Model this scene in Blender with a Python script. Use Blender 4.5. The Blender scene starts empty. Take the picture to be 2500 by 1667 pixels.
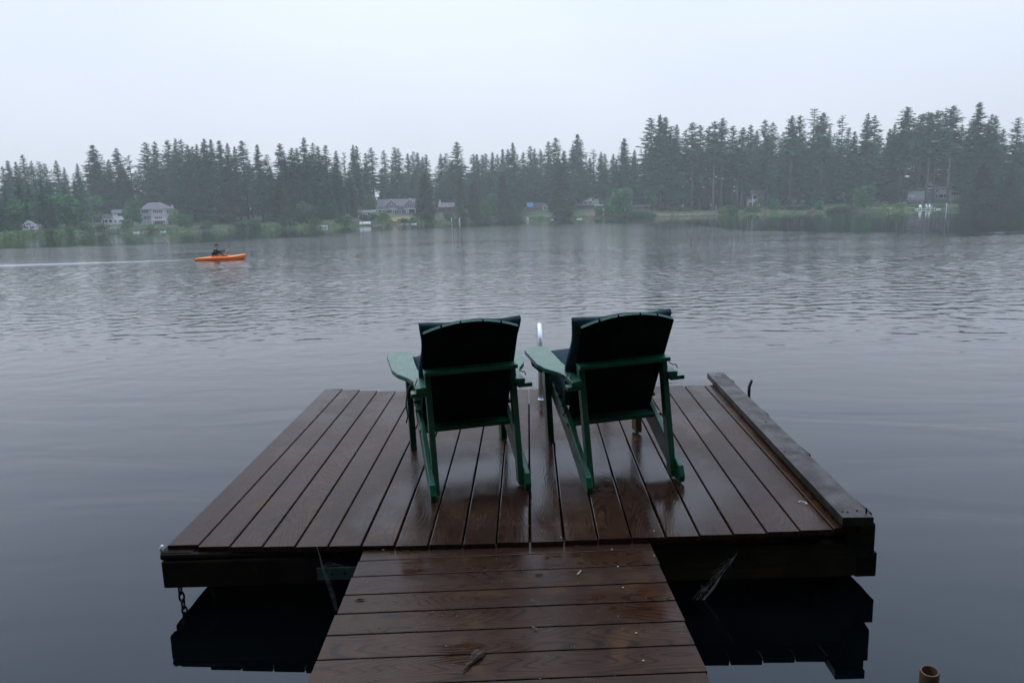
import bpy, bmesh, math, random
import numpy as np
from mathutils import Matrix, Vector
S = bpy.context.scene
col = S.collection
PI = math.pi
# ---------------------------------------------------------------- camera
FPX, EYE, HX, HY, ROLL = 1740.0, 1.65, 1261.0, 532.0, 0.029
TILT = math.atan((833.5 - (HY + ROLL*(HX-1250)))/FPX*math.cos(ROLL))
CM = Matrix.Rotation(PI/2-TILT, 3, 'X') @ Matrix.Rotation(-ROLL, 3, 'Z')
cd = bpy.data.cameras.new('camera'); cam = bpy.data.objects.new('camera', cd); col.objects.link(cam)
cam.matrix_world = Matrix.Translation((0, 0, EYE)) @ CM.to_4x4()
cd.sensor_width = 36; cd.lens = FPX/2500*36; cd.clip_start = 0.05; cd.clip_end = 6000
S.camera = cam
# ---------------------------------------------------------------- world, sun, exposure
SUN_EL, SUN_AZ = math.radians(52), math.radians(-18)      # azimuth from +Y towards +X
w = bpy.data.worlds.new('World'); S.world = w; w.use_nodes = True
nt = w.node_tree; nt.nodes.clear()
def wn(t, **k):
    n = nt.nodes.new(t)
    for a, b in k.items(): setattr(n, a, b)
    return n
sky = wn('ShaderNodeTexSky', sky_type='NISHITA', sun_disc=False, sun_elevation=SUN_EL, sun_rotation=SUN_AZ)
sky.air_density = 1.2; sky.dust_density = 4.0
tc = wn('ShaderNodeTexCoord')
mp = wn('ShaderNodeMapping'); mp.inputs['Scale'].default_value = (1, 1, 2.2)
nz = wn('ShaderNodeTexNoise'); nz.inputs['Scale'].default_value = 1.6; nz.inputs['Detail'].default_value = 3; nz.inputs['Roughness'].default_value = .45
cr = wn('ShaderNodeValToRGB')
cr.color_ramp.elements[0].position = .3; cr.color_ramp.elements[0].color = (6.4, 6.85, 7.85, 1)
cr.color_ramp.elements[1].position = .7; cr.color_ramp.elements[1].color = (7.45, 7.85, 8.75, 1)
mx = wn('ShaderNodeMix', data_type='RGBA'); mx.inputs[0].default_value = .93
bg = wn('ShaderNodeBackground'); bg.inputs['Strength'].default_value = 0.1
wo = wn('ShaderNodeOutputWorld')
L = nt.links.new
L(tc.outputs['Generated'], mp.inputs[0]); L(mp.outputs[0], nz.inputs['Vector']); L(nz.outputs[0], cr.inputs[0])
L(sky.outputs[0], mx.inputs[6]); L(cr.outputs[0], mx.inputs[7]); 
sxyz = wn('ShaderNodeSeparateXYZ'); L(tc.outputs['Generated'], sxyz.inputs[0])      # overcast sky: brighter towards the zenith
mz = wn('ShaderNodeMath', operation='MAXIMUM'); L(sxyz.outputs[2], mz.inputs[0]); mz.inputs[1].default_value = 0
pz = wn('ShaderNodeMath', operation='MULTIPLY_ADD'); L(mz.outputs[0], pz.inputs[0]); pz.inputs[1].default_value = 1.0; pz.inputs[2].default_value = .30
fz = wn('ShaderNodeMath', operation='MULTIPLY_ADD'); L(pz.outputs[0], fz.inputs[0]); L(mz.outputs[0], fz.inputs[1]); fz.inputs[2].default_value = .97
zt = wn('ShaderNodeMapRange'); L(mz.outputs[0], zt.inputs[0]); zt.inputs[1].default_value = .05; zt.inputs[2].default_value = .45; zt.inputs[4].default_value = .85
tz = wn('ShaderNodeMix', data_type='RGBA', blend_type='MULTIPLY'); L(zt.outputs[0], tz.inputs[0]); L(mx.outputs[2], tz.inputs[6]); tz.inputs[7].default_value = (.82, .91, 1.04, 1)
vm = wn('ShaderNodeVectorMath', operation='SCALE'); L(tz.outputs[2], vm.inputs[0]); L(fz.outputs[0], vm.inputs['Scale']); L(vm.outputs[0], bg.inputs['Color'])
L(bg.outputs[0], wo.inputs[0])
sl = bpy.data.lights.new('sun', 'SUN'); sl.energy = 0.6; sl.angle = math.radians(25); sl.color = (1, .97, .93)
so = bpy.data.objects.new('sun', sl); col.objects.link(so)
sd = Vector((math.sin(SUN_AZ)*math.cos(SUN_EL), math.cos(SUN_AZ)*math.cos(SUN_EL), math.sin(SUN_EL)))
so.rotation_euler = sd.to_track_quat('Z', 'Y').to_euler(); so.location = (0, 0, 30)
S.render.engine = 'CYCLES'
S.view_settings.view_transform = 'Standard'; S.view_settings.look = 'None'
S.view_settings.exposure = 0.24; S.view_settings.gamma = 1; S.view_settings.use_curve_mapping = False
S.cycles.volume_bounces = 1; S.cycles.max_bounces = 8; S.cycles.transparent_max_bounces = 8

# ---------------------------------------------------------------- helpers
R = random.Random(7)
def ray(px, py): return CM @ Vector(((px-1250)/FPX, -(py-833.5)/FPX, -1))
def on_z(px, py, z):
    d = ray(px, py); return d*((z-EYE)/d.z) + Vector((0, 0, EYE))
def at_y(px, py, y):
    d = ray(px, py); return d*(y/d.y) + Vector((0, 0, EYE))
def tag(o, label=None, cat=None, group=None, kind=None):
    for k, v in (('label', label), ('category', cat), ('group', group), ('kind', kind)):
        if v: o[k] = v
    return o
def empty(name, loc=(0, 0, 0), rz=0.0):
    o = bpy.data.objects.new(name, None); col.objects.link(o); o.location = loc; o.rotation_euler = (0, 0, rz); o.empty_display_size = .1
    return o
def smooth_flat(me, sm):
    if sm: me.polygons.foreach_set('use_smooth', [True]*len(me.polygons))
class MB:
    def __init__(s): s.v = []; s.f = []
    def add(s, vs, fs):
        n = len(s.v); s.v += [tuple(v) for v in vs]; s.f += [tuple(i+n for i in f) for f in fs]; return s
    def box(s, x0, x1, y0, y1, z0, z1):
        vs = [(x, y, z) for z in (z0, z1) for y in (y0, y1) for x in (x0, x1)]
        return s.add(vs, [(0,2,3,1), (4,5,7,6), (0,1,5,4), (2,6,7,3), (0,4,6,2), (1,3,7,5)])
    def prism(s, poly, axis, a, b):
        # poly in the other two axes, extruded along axis from a to b
        n = len(poly)
        def mk(p, t):
            return (t, p[0], p[1]) if axis == 'x' else (p[0], t, p[1]) if axis == 'y' else (p[0], p[1], t)
        vs = [mk(p, a) for p in poly] + [mk(p, b) for p in poly]
        return s.add(vs, [tuple(range(n))[::-1], tuple(range(n, 2*n))] + [(i, (i+1) % n, n+(i+1) % n, n+i) for i in range(n)])
    def tube(s, pts, r, n=8, cap=True):
        pts = [Vector(p) for p in pts]; rr = r if isinstance(r, (list, tuple)) else [r]*len(pts)
        base = len(s.v); up = None
        for i, p in enumerate(pts):
            t = (pts[min(i+1, len(pts)-1)] - pts[max(i-1, 0)]).normalized()
            if up is None:
                up = Vector((0, 0, 1)) if abs(t.z) < .9 else Vector((1, 0, 0))
            a = t.cross(up).normalized(); b = a.cross(t).normalized(); up = b
            for k in range(n):
                q = p + (a*math.cos(2*PI*k/n) + b*math.sin(2*PI*k/n))*rr[i]; s.v.append(tuple(q))
        for i in range(len(pts)-1):
            for k in range(n):
                a0 = base+i*n+k; a1 = base+i*n+(k+1) % n; s.f.append((a0, a1, a1+n, a0+n))
        if cap:
            s.f.append(tuple(base+k for k in range(n))[::-1]); s.f.append(tuple(base+(len(pts)-1)*n+k for k in range(n)))
        return s
    def mesh(s, name, mat, smooth=False):
        me = bpy.data.meshes.new(name); me.from_pydata(s.v, [], s.f)
        if mat: me.materials.append(mat)
        smooth_flat(me, smooth)
        return me
    def build(s, name, mat, parent=None, smooth=False, bevel=0, seg=2, loc=None, rz=0, fix=True):
        me = s.mesh(name, mat, smooth)
        if fix or bevel:
            bm = bmesh.new(); bm.from_mesh(me)
            if bevel: bmesh.ops.bevel(bm, geom=bm.edges[:], offset=bevel, segments=seg, profile=.5, affect='EDGES', clamp_overlap=True)
            bmesh.ops.recalc_face_normals(bm, faces=bm.faces)
            bm.to_mesh(me); bm.free()
        return link(name, me, parent, loc, rz)
def link(name, me, parent=None, loc=None, rz=0):
    o = bpy.data.objects.new(name, me); col.objects.link(o); o.parent = parent
    if loc is not None: o.location = loc
    if rz: o.rotation_euler = (0, 0, rz)
    return o

# ---------------------------------------------------------------- materials
class NT:
    def __init__(s, m): s.t = m.node_tree; s.n = s.t.nodes; s.bsdf = s.n['Principled BSDF']
    def new(s, t, **k):
        n = s.n.new(t)
        for a, b in k.items(): setattr(n, a, b)
        return n
    def l(s, a, b): s.t.links.new(a, b)
    def val(s, sock, v):
        if hasattr(v, 'links'): s.l(v, sock)
        else: sock.default_value = v
    def math(s, op, a, b=0.0, c=None):
        n = s.new('ShaderNodeMath', operation=op); s.val(n.inputs[0], a); s.val(n.inputs[1], b)
        if c is not None: s.val(n.inputs[2], c)
        return n.outputs[0]
    def coord(s, out='Object'): return s.new('ShaderNodeTexCoord').outputs[out]
    def map(s, v, scale=(1, 1, 1), loc=(0, 0, 0)):
        n = s.new('ShaderNodeMapping'); s.l(v, n.inputs[0]); n.inputs['Scale'].default_value = scale; n.inputs['Location'].default_value = loc; return n.outputs[0]
    def noise(s, v, scale, detail=3, rough=.5, dist=0):
        n = s.new('ShaderNodeTexNoise'); s.l(v, n.inputs['Vector']); n.inputs['Scale'].default_value = scale
        n.inputs['Detail'].default_value = detail; n.inputs['Roughness'].default_value = rough; n.inputs['Distortion'].default_value = dist; return n.outputs[0]
    def ramp(s, f, stops):
        n = s.new('ShaderNodeValToRGB'); s.l(f, n.inputs[0]); e = n.color_ramp.elements
        while len(e) < len(stops): e.new(.5)
        for q, (p, c) in zip(e, stops): q.position = p; q.color = (*c, 1) if len(c) == 3 else c
        return n.outputs[0]
    def mr(s, f, a, b, c, d, smooth=True):
        n = s.new('ShaderNodeMapRange'); n.interpolation_type = 'SMOOTHSTEP' if smooth else 'LINEAR'
        s.val(n.inputs[0], f)
        for i, q in enumerate((a, b, c, d)): s.val(n.inputs[i+1], q)
        return n.outputs[0]
    def mix(s, f, a, b, mode='MIX'):
        n = s.new('ShaderNodeMix', data_type='RGBA', blend_type=mode); s.val(n.inputs[0], f)
        for i, q in ((6, a), (7, b)): s.val(n.inputs[i], q if hasattr(q, 'links') else (*q, 1))
        return n.outputs[2]
    def bump(s, h, strength=.5, dist=.01, normal=None):
        n = s.new('ShaderNodeBump'); n.inputs['Strength'].default_value = strength; s.val(n.inputs['Distance'], dist); s.l(h, n.inputs['Height'])
        if normal: s.l(normal, n.inputs['Normal'])
        s.l(n.outputs[0], s.bsdf.inputs['Normal']); return n.outputs[0]
    def set(s, **k):
        for a, b in k.items(): s.val(s.bsdf.inputs[a.replace('_', ' ')], (*b, 1) if isinstance(b, tuple) and len(b) == 3 else b)
def M(name, **k):
    m = bpy.data.materials.new(name); m.use_nodes = True; t = NT(m); t.set(**k); return m, t
def simple(name, c, rough=.6, var=.25, scale=3.0, **k):
    m, t = M(name, Roughness=rough, **k)
    n = t.noise(t.coord(), scale, 4, .6)
    t.set(Base_Color=t.ramp(n, [(.3, tuple(x*(1-var) for x in c)), (.7, tuple(x*(1+var) for x in c))]))
    return m

def composite_mat():
    m, t = M('composite_decking')
    oi = t.new('ShaderNodeObjectInfo'); rnd = oi.outputs['Random']
    off = t.new('ShaderNodeCombineXYZ'); t.l(t.math('MULTIPLY', rnd, 37.0), off.inputs[0]); t.l(t.math('MULTIPLY', rnd, 91.0), off.inputs[1])
    add = t.new('ShaderNodeVectorMath', operation='ADD'); t.l(t.coord(), add.inputs[0]); t.l(off.outputs[0], add.inputs[1])
    v = add.outputs[0]
    n1 = t.noise(t.map(v, (9.0, 1.5, 1)), 1.0, .6, .4)
    wob = t.noise(t.map(v, (60, 9, 1)), 1.0, 2, .5)
    ph = t.math('ADD', t.math('MULTIPLY', n1, 140.0), t.math('MULTIPLY', wob, 3.4))
    line = t.math('SINE', ph)
    groove = t.mr(line, .25, .98, 1.0, 0.0)
    fine = t.noise(t.map(v, (220, 22, 1)), 1.0, 2, .5)
    wp = t.coord(); geo = t.new('ShaderNodeNewGeometry').outputs['Position']
    wet = t.noise(geo, 1.6, 4, .6); blot = t.noise(geo, 5.0, 5, .65); dirt = t.noise(geo, 26, 3, .7)
    h = t.math('ADD', t.math('MULTIPLY', groove, 1.0), t.math('MULTIPLY', fine, .35))
    c = t.ramp(wet, [(.3, (.024, .0095, .0045)), (.52, (.042, .018, .0092)), (.72, (.064, .031, .019))])
    c = t.mix(t.mr(blot, .50, .68, 0, .75), c, (.078, .036, .012))
    c = t.mix(t.math('MULTIPLY', t.math('SUBTRACT', 1.0, groove), .62), c, (.006, .0035, .003))
    c = t.mix(t.mr(rnd, 0, 1, 0, .35, False), c, (.035, .024, .022))
    c = t.mix(t.mr(dirt, .70, .76, 0, .6), c, (.11, .085, .06))
    t.set(Base_Color=c, IOR=1.45)
    gs = t.new('ShaderNodeSeparateXYZ'); t.l(geo, gs.inputs[0])
    ax_ = t.math('DIVIDE', t.math('SUBTRACT', gs.outputs[0], .18), .85); ay_ = t.math('DIVIDE', t.math('SUBTRACT', gs.outputs[1], 3.35), .75)
    rad = t.math('ADD', t.math('ADD', t.math('MULTIPLY', ax_, ax_), t.math('MULTIPLY', ay_, ay_)), t.math('MULTIPLY', t.math('SUBTRACT', wet, .5), 2.2))
    soak = t.mr(rad, .35, 1.1, 1.0, 0.0)      # rain water standing around the chairs
    pud = t.mr(t.noise(geo, 3.1, 3, .5), .52, .66, 0, 1)
    rr = t.math('ADD', t.mr(blot, .3, .7, .25, .38), t.math('MULTIPLY', pud, -.17))
    rr = t.math('MULTIPLY', rr, t.math('MULTIPLY_ADD', soak, -.48, 1.0))
    t.set(Roughness=rr, Specular_IOR_Level=t.math('MULTIPLY_ADD', soak, .26, .16))
    t.bump(h, .5, .00035)
    return m
DECK = composite_mat()

def timber_mat(name, c0, c1, rough=.45, moss=0.0, axis='x', grain=1.0, spec=.5):
    m, t = M(name, Roughness=rough)
    sc = {'x': (3, 55, 55), 'y': (55, 3, 55), 'z': (55, 55, 3)}[axis]
    v = t.coord(); g = t.noise(t.map(v, sc), 1.0, 4, .6); b = t.noise(v, 7, 5, .6)
    c = t.ramp(g, [(.3, c0), (.7, c1)])
    c = t.mix(t.mr(b, .35, .65, 0, .6), c, tuple(x*.5 for x in c0))
    if moss:
        mo = t.noise(v, 11, 6, .7); c = t.mix(t.mr(mo, .56, .66, 0, moss), c, (.022, .026, .006))
    t.set(Base_Color=c, Roughness=t.mr(b, .3, .7, rough-.12, rough+.15), Specular_IOR_Level=spec)
    t.bump(t.math('ADD', g, t.math('MULTIPLY', b, .8)), .7*grain, .004)
    return m
DARKT = timber_mat('old_wet_timber', (.006, .0045, .003), (.022, .014, .008), .6, .9, spec=.15)
DARKY = timber_mat('old_wet_timber_long', (.006, .0045, .003), (.022, .014, .008), .6, .7, 'y', spec=.15)
CURB = timber_mat('wet_weathered_plank', (.020, .015, .013), (.050, .040, .036), .42, 0, 'y', spec=.3)
TREATED = timber_mat('algae_stained_beam', (.014, .010, .003), (.045, .026, .008), .5, .8, spec=.25)

def paint_mat(name, c, rough=.28, axis='y', wear=.0):
    m, t = M(name)
    v = t.coord(); n = t.noise(v, 9, 4, .6); d = t.noise(v, 130, 2, .5)
    sc = {'x': (4, 70, 70), 'y': (70, 4, 70), 'z': (70, 70, 4)}[axis]
    g = t.noise(t.map(v, sc), 1, 3, .6)
    cc = t.ramp(n, [(.3, tuple(x*.72 for x in c)), (.7, tuple(x*1.2 for x in c))])
    if wear: cc = t.mix(t.mr(t.noise(v, 34, 5, .7), .63, .70, 0, wear), cc, (.20, .30, .24))
    t.set(Base_Color=cc, Roughness=t.mr(d, .4, .62, rough, rough+.22), Coat_Weight=.35, Coat_Roughness=.12)
    t.bump(t.math('ADD', t.mr(d, .52, .6, 0, 1), t.math('MULTIPLY', g, .6)), .5, .0016)
    return m
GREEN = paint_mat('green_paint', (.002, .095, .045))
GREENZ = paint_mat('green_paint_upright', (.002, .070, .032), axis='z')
GREENARM = paint_mat('green_paint_worn', (.003, .095, .050), .34, wear=.10)
GREENTOP = paint_mat('green_paint_lit_slat_top', (.006, .075, .050), .6)
SLAT = timber_mat('shaded_back_slat', (.0006, .0022, .0022), (.0016, .005, .0045), .7, 0, 'z', spec=.08)  # near black: the shade on the chair backs is put into the colour
def fabric_mat():
    m, t = M('navy_fabric', Roughness=.75)
    v = t.coord(); n = t.noise(v, 14, 4, .6)
    t.set(Base_Color=t.ramp(n, [(.3, (.0015, .019, .032)), (.7, (.003, .040, .060))]), Specular_IOR_Level=.25)
    t.bump(t.math('ADD', n, t.math('MULTIPLY', t.noise(v, 500, 1), .15)), .5, .008); return m
FAB = fabric_mat()
CORD = simple('black_cord', (.004, .008, .010), .8)
TAN = timber_mat('bare_wood', (.07, .045, .02), (.14, .095, .045), .5, 0, 'z')
METAL = simple('brushed_aluminium', (.80, .82, .85), .38, .06, 20, Metallic=.35)
GALV = simple('galvanised_steel', (.10, .145, .15), .42, .3, 30, Metallic=.5)
IRON = simple('dark_iron', (.012, .011, .010), .45, .4, 40, Metallic=.3)
STEELROD = simple('grey_steel_rod', (.12, .13, .14), .35, .3, 40, Metallic=.7)
RUST = simple('rusty_pipe_metal', (.085, .045, .024), .6, .5, 35)
RUSTIN = simple('pipe_inside', (.02, .012, .008), .8)
FLOATM = simple('black_float', (.002, .002, .002), .8, Specular_IOR_Level=.05)
WEB = simple('cobweb_silk', (.42, .45, .47), .6, .3, 60)

# ---------------------------------------------------------------- shore geometry
SH = [(-1400, 150), (-400, 185), (0, 200), (150, 235), (235, 285), (385, 300), (540, 300), (810, 290), (1000, 345), (1281, 395), (1500, 375), (1684, 350), (1900, 335), (2180, 322), (2500, 290), (2900, 270), (3900, 230)]
def hpy(px): return HY - ROLL*(px-HX)
def tan_of(px, py=None):
    d = ray(px, hpy(px) if py is None else py); return d.x/d.y
SHT = [(tan_of(p), r) for p, r in SH]
def shoreY(t): return float(np.interp(t, [a for a, b in SHT], [b for a, b in SHT]))
HILL = [(tan_of(p), k) for p, k in ((-400, 3), (0, 3), (300, 4.5), (600, 5), (960, 6.2), (1300, 5.0), (1450, 6), (1700, 2.6), (1900, 4.0), (2200, 3.4), (2500, 3.4))]
def terr(t, s):
    k = float(np.interp(t, [a for a, b in HILL], [b for a, b in HILL]))
    if s < 0: return max(-1.2, s*.12)
    return .22*min(1, s/1.5) + k*(1-math.exp(-s/22.0)) + .035*max(0, s-40)
def ground(px, py, smax=120):
    """ground point seen at a pixel: (x, y, z)"""
    t = tan_of(px, py); y0 = shoreY(t); best = None; s = .5
    while s < smax:
        p = at_y(px, py, y0+s); d = abs(p.z-terr(t, s))
        if best is None or d < best[0]: best = (d, s, p)
        s += .5
    return best[2], best[1]

# water, lake bed, terrain
def water_mat():
    m, t = M('lake_water')
    g = t.new('ShaderNodeNewGeometry').outputs['Position']
    sp = t.new('ShaderNodeSeparateXYZ'); t.l(g, sp.inputs[0]); X, Y = sp.outputs[0], sp.outputs[1]
    az = t.math('DIVIDE', X, t.math('MAXIMUM', Y, 1.0))
    fc = t.new('ShaderNodeFloatCurve'); cv = fc.mapping.curves[0]
    pts = [(0, .40), (.08, .40), (.25, .425), (.5, .78), (.65, .58), (.72, .33), (.84, .235), (1, .21)]
    while len(cv.points) < len(pts): cv.points.new(.5, .5)
    for q, p in zip(cv.points, pts): q.location = p; q.handle_type = 'AUTO'
    fc.mapping.update()
    t.l(t.math('MULTIPLY_ADD', az, .667, .5), fc.inputs['Value'])
    edge = t.math('MULTIPLY', fc.outputs[0], 200.0)
    wob = t.noise(t.map(g, (.02, .06, 1)), 1.0, 3, .6)
    q = t.math('DIVIDE', Y, t.math('ADD', edge, t.math('MULTIPLY', t.math('SUBTRACT', wob, .5), 40.0)))
    far = t.mr(q, .93, 1.07, 1.0, 0.0)
    dist = t.math('SQRT', t.math('ADD', t.math('MULTIPLY', X, X), t.math('MULTIPLY', Y, Y)))
    patch = t.noise(t.map(g, (.07, .16, 1)), 1.0, 3, .55)
    near = t.mr(t.math('ADD', dist, t.math('MULTIPLY', t.math('SUBTRACT', patch, .5), 9.0)), 6.5, 19.0, 0.0, 1.0)
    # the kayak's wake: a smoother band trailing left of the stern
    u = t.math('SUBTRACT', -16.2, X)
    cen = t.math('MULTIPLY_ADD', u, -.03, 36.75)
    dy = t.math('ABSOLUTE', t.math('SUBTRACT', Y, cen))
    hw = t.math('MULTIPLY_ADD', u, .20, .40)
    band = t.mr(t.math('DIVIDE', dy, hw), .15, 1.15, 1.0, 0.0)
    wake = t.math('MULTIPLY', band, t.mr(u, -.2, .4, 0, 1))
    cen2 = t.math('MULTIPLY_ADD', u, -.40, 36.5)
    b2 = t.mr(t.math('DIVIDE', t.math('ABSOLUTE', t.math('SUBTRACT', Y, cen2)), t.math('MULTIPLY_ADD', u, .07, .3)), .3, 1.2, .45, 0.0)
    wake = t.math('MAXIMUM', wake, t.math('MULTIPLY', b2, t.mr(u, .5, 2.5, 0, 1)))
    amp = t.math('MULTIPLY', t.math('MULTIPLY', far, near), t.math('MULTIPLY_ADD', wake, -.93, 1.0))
    amp = t.math('MULTIPLY', amp, t.mr(patch, .32, .62, .62, 1.1))
    rot = t.new('ShaderNodeVectorRotate', rotation_type='Z_AXIS'); t.l(g, rot.inputs[0]); rot.inputs['Angle'].default_value = .10
    gr = rot.outputs[0]
    w0 = t.noise(t.map(gr, (3.2, 7.5, 1), (7, 2, 0)), 1.0, 2.0, .5, .3)
    hgt = t.math('MULTIPLY', t.math('MULTIPLY', w0, t.mr(dist, 12, 80, .014, .020)), amp)
    swell = t.noise(t.map(gr, (.6, 1.7, 1), (2, 2, 0)), 1.0, 2.0, .4, .8)
    hgt = t.math('ADD', hgt, t.math('MULTIPLY', swell, t.mr(dist, 2, 9, .010, .011)))
    t.set(Base_Color=t.mix(t.math('MULTIPLY', wake, .6), (.0005, .0013, .0020), (.42, .46, .50)), Specular_Tint=(.72, .90, 1.0), Roughness=t.math('ADD', t.math('MULTIPLY_ADD', amp, .04, .02), t.math('MULTIPLY', wake, .2)), IOR=1.5)  # wake painted paler to stand in for bright sky reflected in it
    t.bump(hgt, 1.0, 1.0)
    return m
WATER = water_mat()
def water_mesh():
    """the lake: a finely rippled field in front of the dock, joined to flat sheets all round"""
    T, Y0, Y1 = .80, 5.0, 175.0; ys = [Y0]
    while ys[-1] < Y1: ys.append(ys[-1]+.024+.0022*ys[-1])
    ys[-1] = Y1; ys = np.array(ys); tn = np.linspace(-T, T, 700); ny, nx = len(ys), len(tn)
    Yg = np.repeat(ys[:, None], nx, 1); Xg = Yg*tn[None, :]; dyl = (.024+.0022*ys)[:, None]; dxl = (ys*(tn[1]-tn[0]))[:, None]
    rs = np.random.RandomState(5); Z = np.zeros_like(Yg); sl = 0
    for i in range(96):
        lam = .15*(.62/.15)**rs.rand(); ang = rs.normal(.08, .9); k = 2*PI/lam; kx, ky = k*math.sin(ang), k*math.cos(ang); a = lam**.95; sl += (a*k)**2/2
        att = np.exp(-(abs(ky)*dyl/1.3)**4)*np.exp(-(abs(kx)*dxl/1.3)**4)
        wx = .25*np.sin(Xg*.31+i)+.2*np.sin(Yg*.23+i*2)
        Z += a*att*np.sin(kx*Xg+ky*Yg+rs.rand()*6.28+wx)
    Z *= WAVE_SLOPE/math.sqrt(sl)
    def sst(v, a, b):
        u = np.clip((v-a)/(b-a), 0, 1); return u*u*(3-2*u)
    az = tn[None, :]; edge = np.interp(az*.667+.5, [0, .08, .25, .5, .65, .72, .84, 1], [80, 80, 85, 156, 116, 66, 47, 42])
    wob = 8*np.sin(Xg*.05+1)+5*np.sin(Xg*.13+2)+3*np.sin(Xg*.31); m = 1-sst(Yg/(edge+wob*np.minimum(1, edge/90)), .93, 1.06)
    dist = np.sqrt(Xg**2+Yg**2); pt = 1.0*np.sin(Xg*.13+.5)+.7*np.sin(Xg*.41+Yg*.2+2)
    m *= sst(dist+pt, 5.5, 22)**1.1
    m *= .72+.28*np.sin(Xg*.11+1.7*np.sin(Yg*.09))*np.sin(Yg*.17+Xg*.03)
    u = -16.0-Xg; w_ = (1-sst(np.abs(Yg-(36.75-.03*u))/np.maximum(.40+.20*u, .1), .4, 1.15))*sst(u, -.2, .4)
    w2 = .6*(1-sst(np.abs(Yg-(36.5-.40*u))/np.maximum(.3+.07*u, .1), .3, 1.2))*sst(u, .5, 2.5); m *= 1-.95*np.maximum(w_, w2)
    bow = np.exp(-((dist-0)*0))*0
    m *= sst(T-np.abs(az), 0, .05)*sst(Yg, Y0, Y0+1)*sst(Y1-Yg, 0, 6)
    Z *= m; V = np.stack([Xg, Yg, Z], 2).reshape(-1, 3)
    ii, jj = np.meshgrid(np.arange(ny-1), np.arange(nx-1), indexing='ij'); q = (ii*nx+jj).ravel(); F = np.stack([q, q+1, q+nx+1, q+nx], 1)
    n = len(V); X1 = T*Y1; X0 = T*Y0
    ex = [(-1250, -250, 0), (1250, -250, 0), (1250, Y0, 0), (X0, Y0, 0), (-X0, Y0, 0), (-1250, Y0, 0), (1250, Y1, 0), (X1, Y1, 0), (-X1, Y1, 0), (-1250, Y1, 0), (1250, 1250, 0), (-1250, 1250, 0)]
    V = np.concatenate([V, np.array(ex)]); F = F.tolist()+[[n+i for i in f] for f in ([0, 1, 2, 3], [0, 3, 4, 5], [3, 2, 6, 7], [4, 8, 9, 5], [8, 7, 10, 11], [7, 6, 10], [9, 8, 11])]
    me = bpy.data.meshes.new('lake_water'); me.vertices.add(len(V)); me.vertices.foreach_set('co', V.astype('f').ravel())
    me.loops.add(sum(len(f) for f in F)); me.loops.foreach_set('vertex_index', np.array([i for f in F for i in f], 'i'))
    ln = np.array([len(f) for f in F], 'i'); me.polygons.add(len(F)); me.polygons.foreach_set('loop_start', np.concatenate([[0], np.cumsum(ln)[:-1]]).astype('i')); me.polygons.foreach_set('loop_total', ln)
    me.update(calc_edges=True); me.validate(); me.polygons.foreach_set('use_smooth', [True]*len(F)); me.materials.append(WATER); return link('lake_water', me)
WAVE_SLOPE = .095
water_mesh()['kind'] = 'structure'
bed = simple('lake_mud', (.03, .026, .018), .9)
MB().add([(-1250, -250, -2.2), (1250, -250, -2.2), (1250, 1250, -2.2), (-1250, 1250, -2.2)], [(0, 1, 2, 3)]).build('lake_bed', bed)['kind'] = 'structure'
def bank_mat():
    m, t = M('shore_grass', Roughness=.9)
    g = t.new('ShaderNodeNewGeometry').outputs['Position']
    a = t.noise(g, .06, 4, .6); b = t.noise(g, .5, 4, .65)
    c = t.ramp(a, [(.35, (.040, .075, .028)), (.5, (.060, .082, .034)), (.62, (.105, .085, .050))])
    c = t.mix(t.mr(b, .4, .7, 0, .6), c, (.030, .050, .018)); t.set(Base_Color=c); return m
BANK = bank_mat()
ss = [-14, -4, -1, 0, 1.2, 2.5, 5, 9, 14, 20, 27, 36, 48, 65, 90, 130, 200, 350]
ts = np.linspace(-1.75, 1.75, 260)
mb = MB()
for t_ in ts:
    y0 = shoreY(t_)
    for s_ in ss:
        j = R.uniform(-.5, .5)*min(1, max(0, s_)/6)
        y = y0 + s_ + 1.8*math.sin(t_*61+1)*math.sin(t_*23); mb.v.append((t_*y, y, terr(t_, s_)+j*.5))
n = len(ss)
for i in range(len(ts)-1):
    for k in range(n-1): mb.f.append((i*n+k, (i+1)*n+k, (i+1)*n+k+1, i*n+k+1))
mb.build('far_shore', BANK, smooth=True)['kind'] = 'structure'
def patch(name, c, px0, px1, s0, s1, seed=1):
    m = simple(name+'_ground', c, .95, .3, .35); b = MB(); N = 22; K = 7; rr = random.Random(seed)
    for i in range(N+1):
        t_ = tan_of(px0+(px1-px0)*i/N); y0 = shoreY(t_)
        w_ = math.sin(PI*i/N)**.35
        for k in range(K+1):
            mid = (s0+s1)/2; s_ = mid+(k/K-.5)*(s1-s0)*w_*(1+.1*rr.uniform(-1, 1))
            y = y0+s_+1.8*math.sin(t_*61+1)*math.sin(t_*23); b.v.append((t_*y, y, terr(t_, s_)+.30))
    for i in range(N):
        for k in range(K): b.f.append((i*(K+1)+k, (i+1)*(K+1)+k, (i+1)*(K+1)+k+1, i*(K+1)+k+1))
    o = b.build(name, m, smooth=True); o['kind'] = 'structure'
patch('dry_grass_slope', (.22, .15, .075), 955, 1018, 1.5, 17)
patch('bare_soil_slope', (.15, .085, .055), 1425, 1492, 1, 16)
patch('sandy_beach', (.19, .145, .09), 1590, 1765, .6, 6)
patch('grass_lawn', (.075, .135, .035), 1283, 1345, 1, 18)
patch('lakeside_lawn', (.10, .17, .055), 2095, 2260, .8, 9)
patch('grassy_point', (.075, .12, .05), -140, 200, .6, 8)
patch('grass_lawn', (.07, .11, .04), 1640, 1800, 8, 17)

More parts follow.
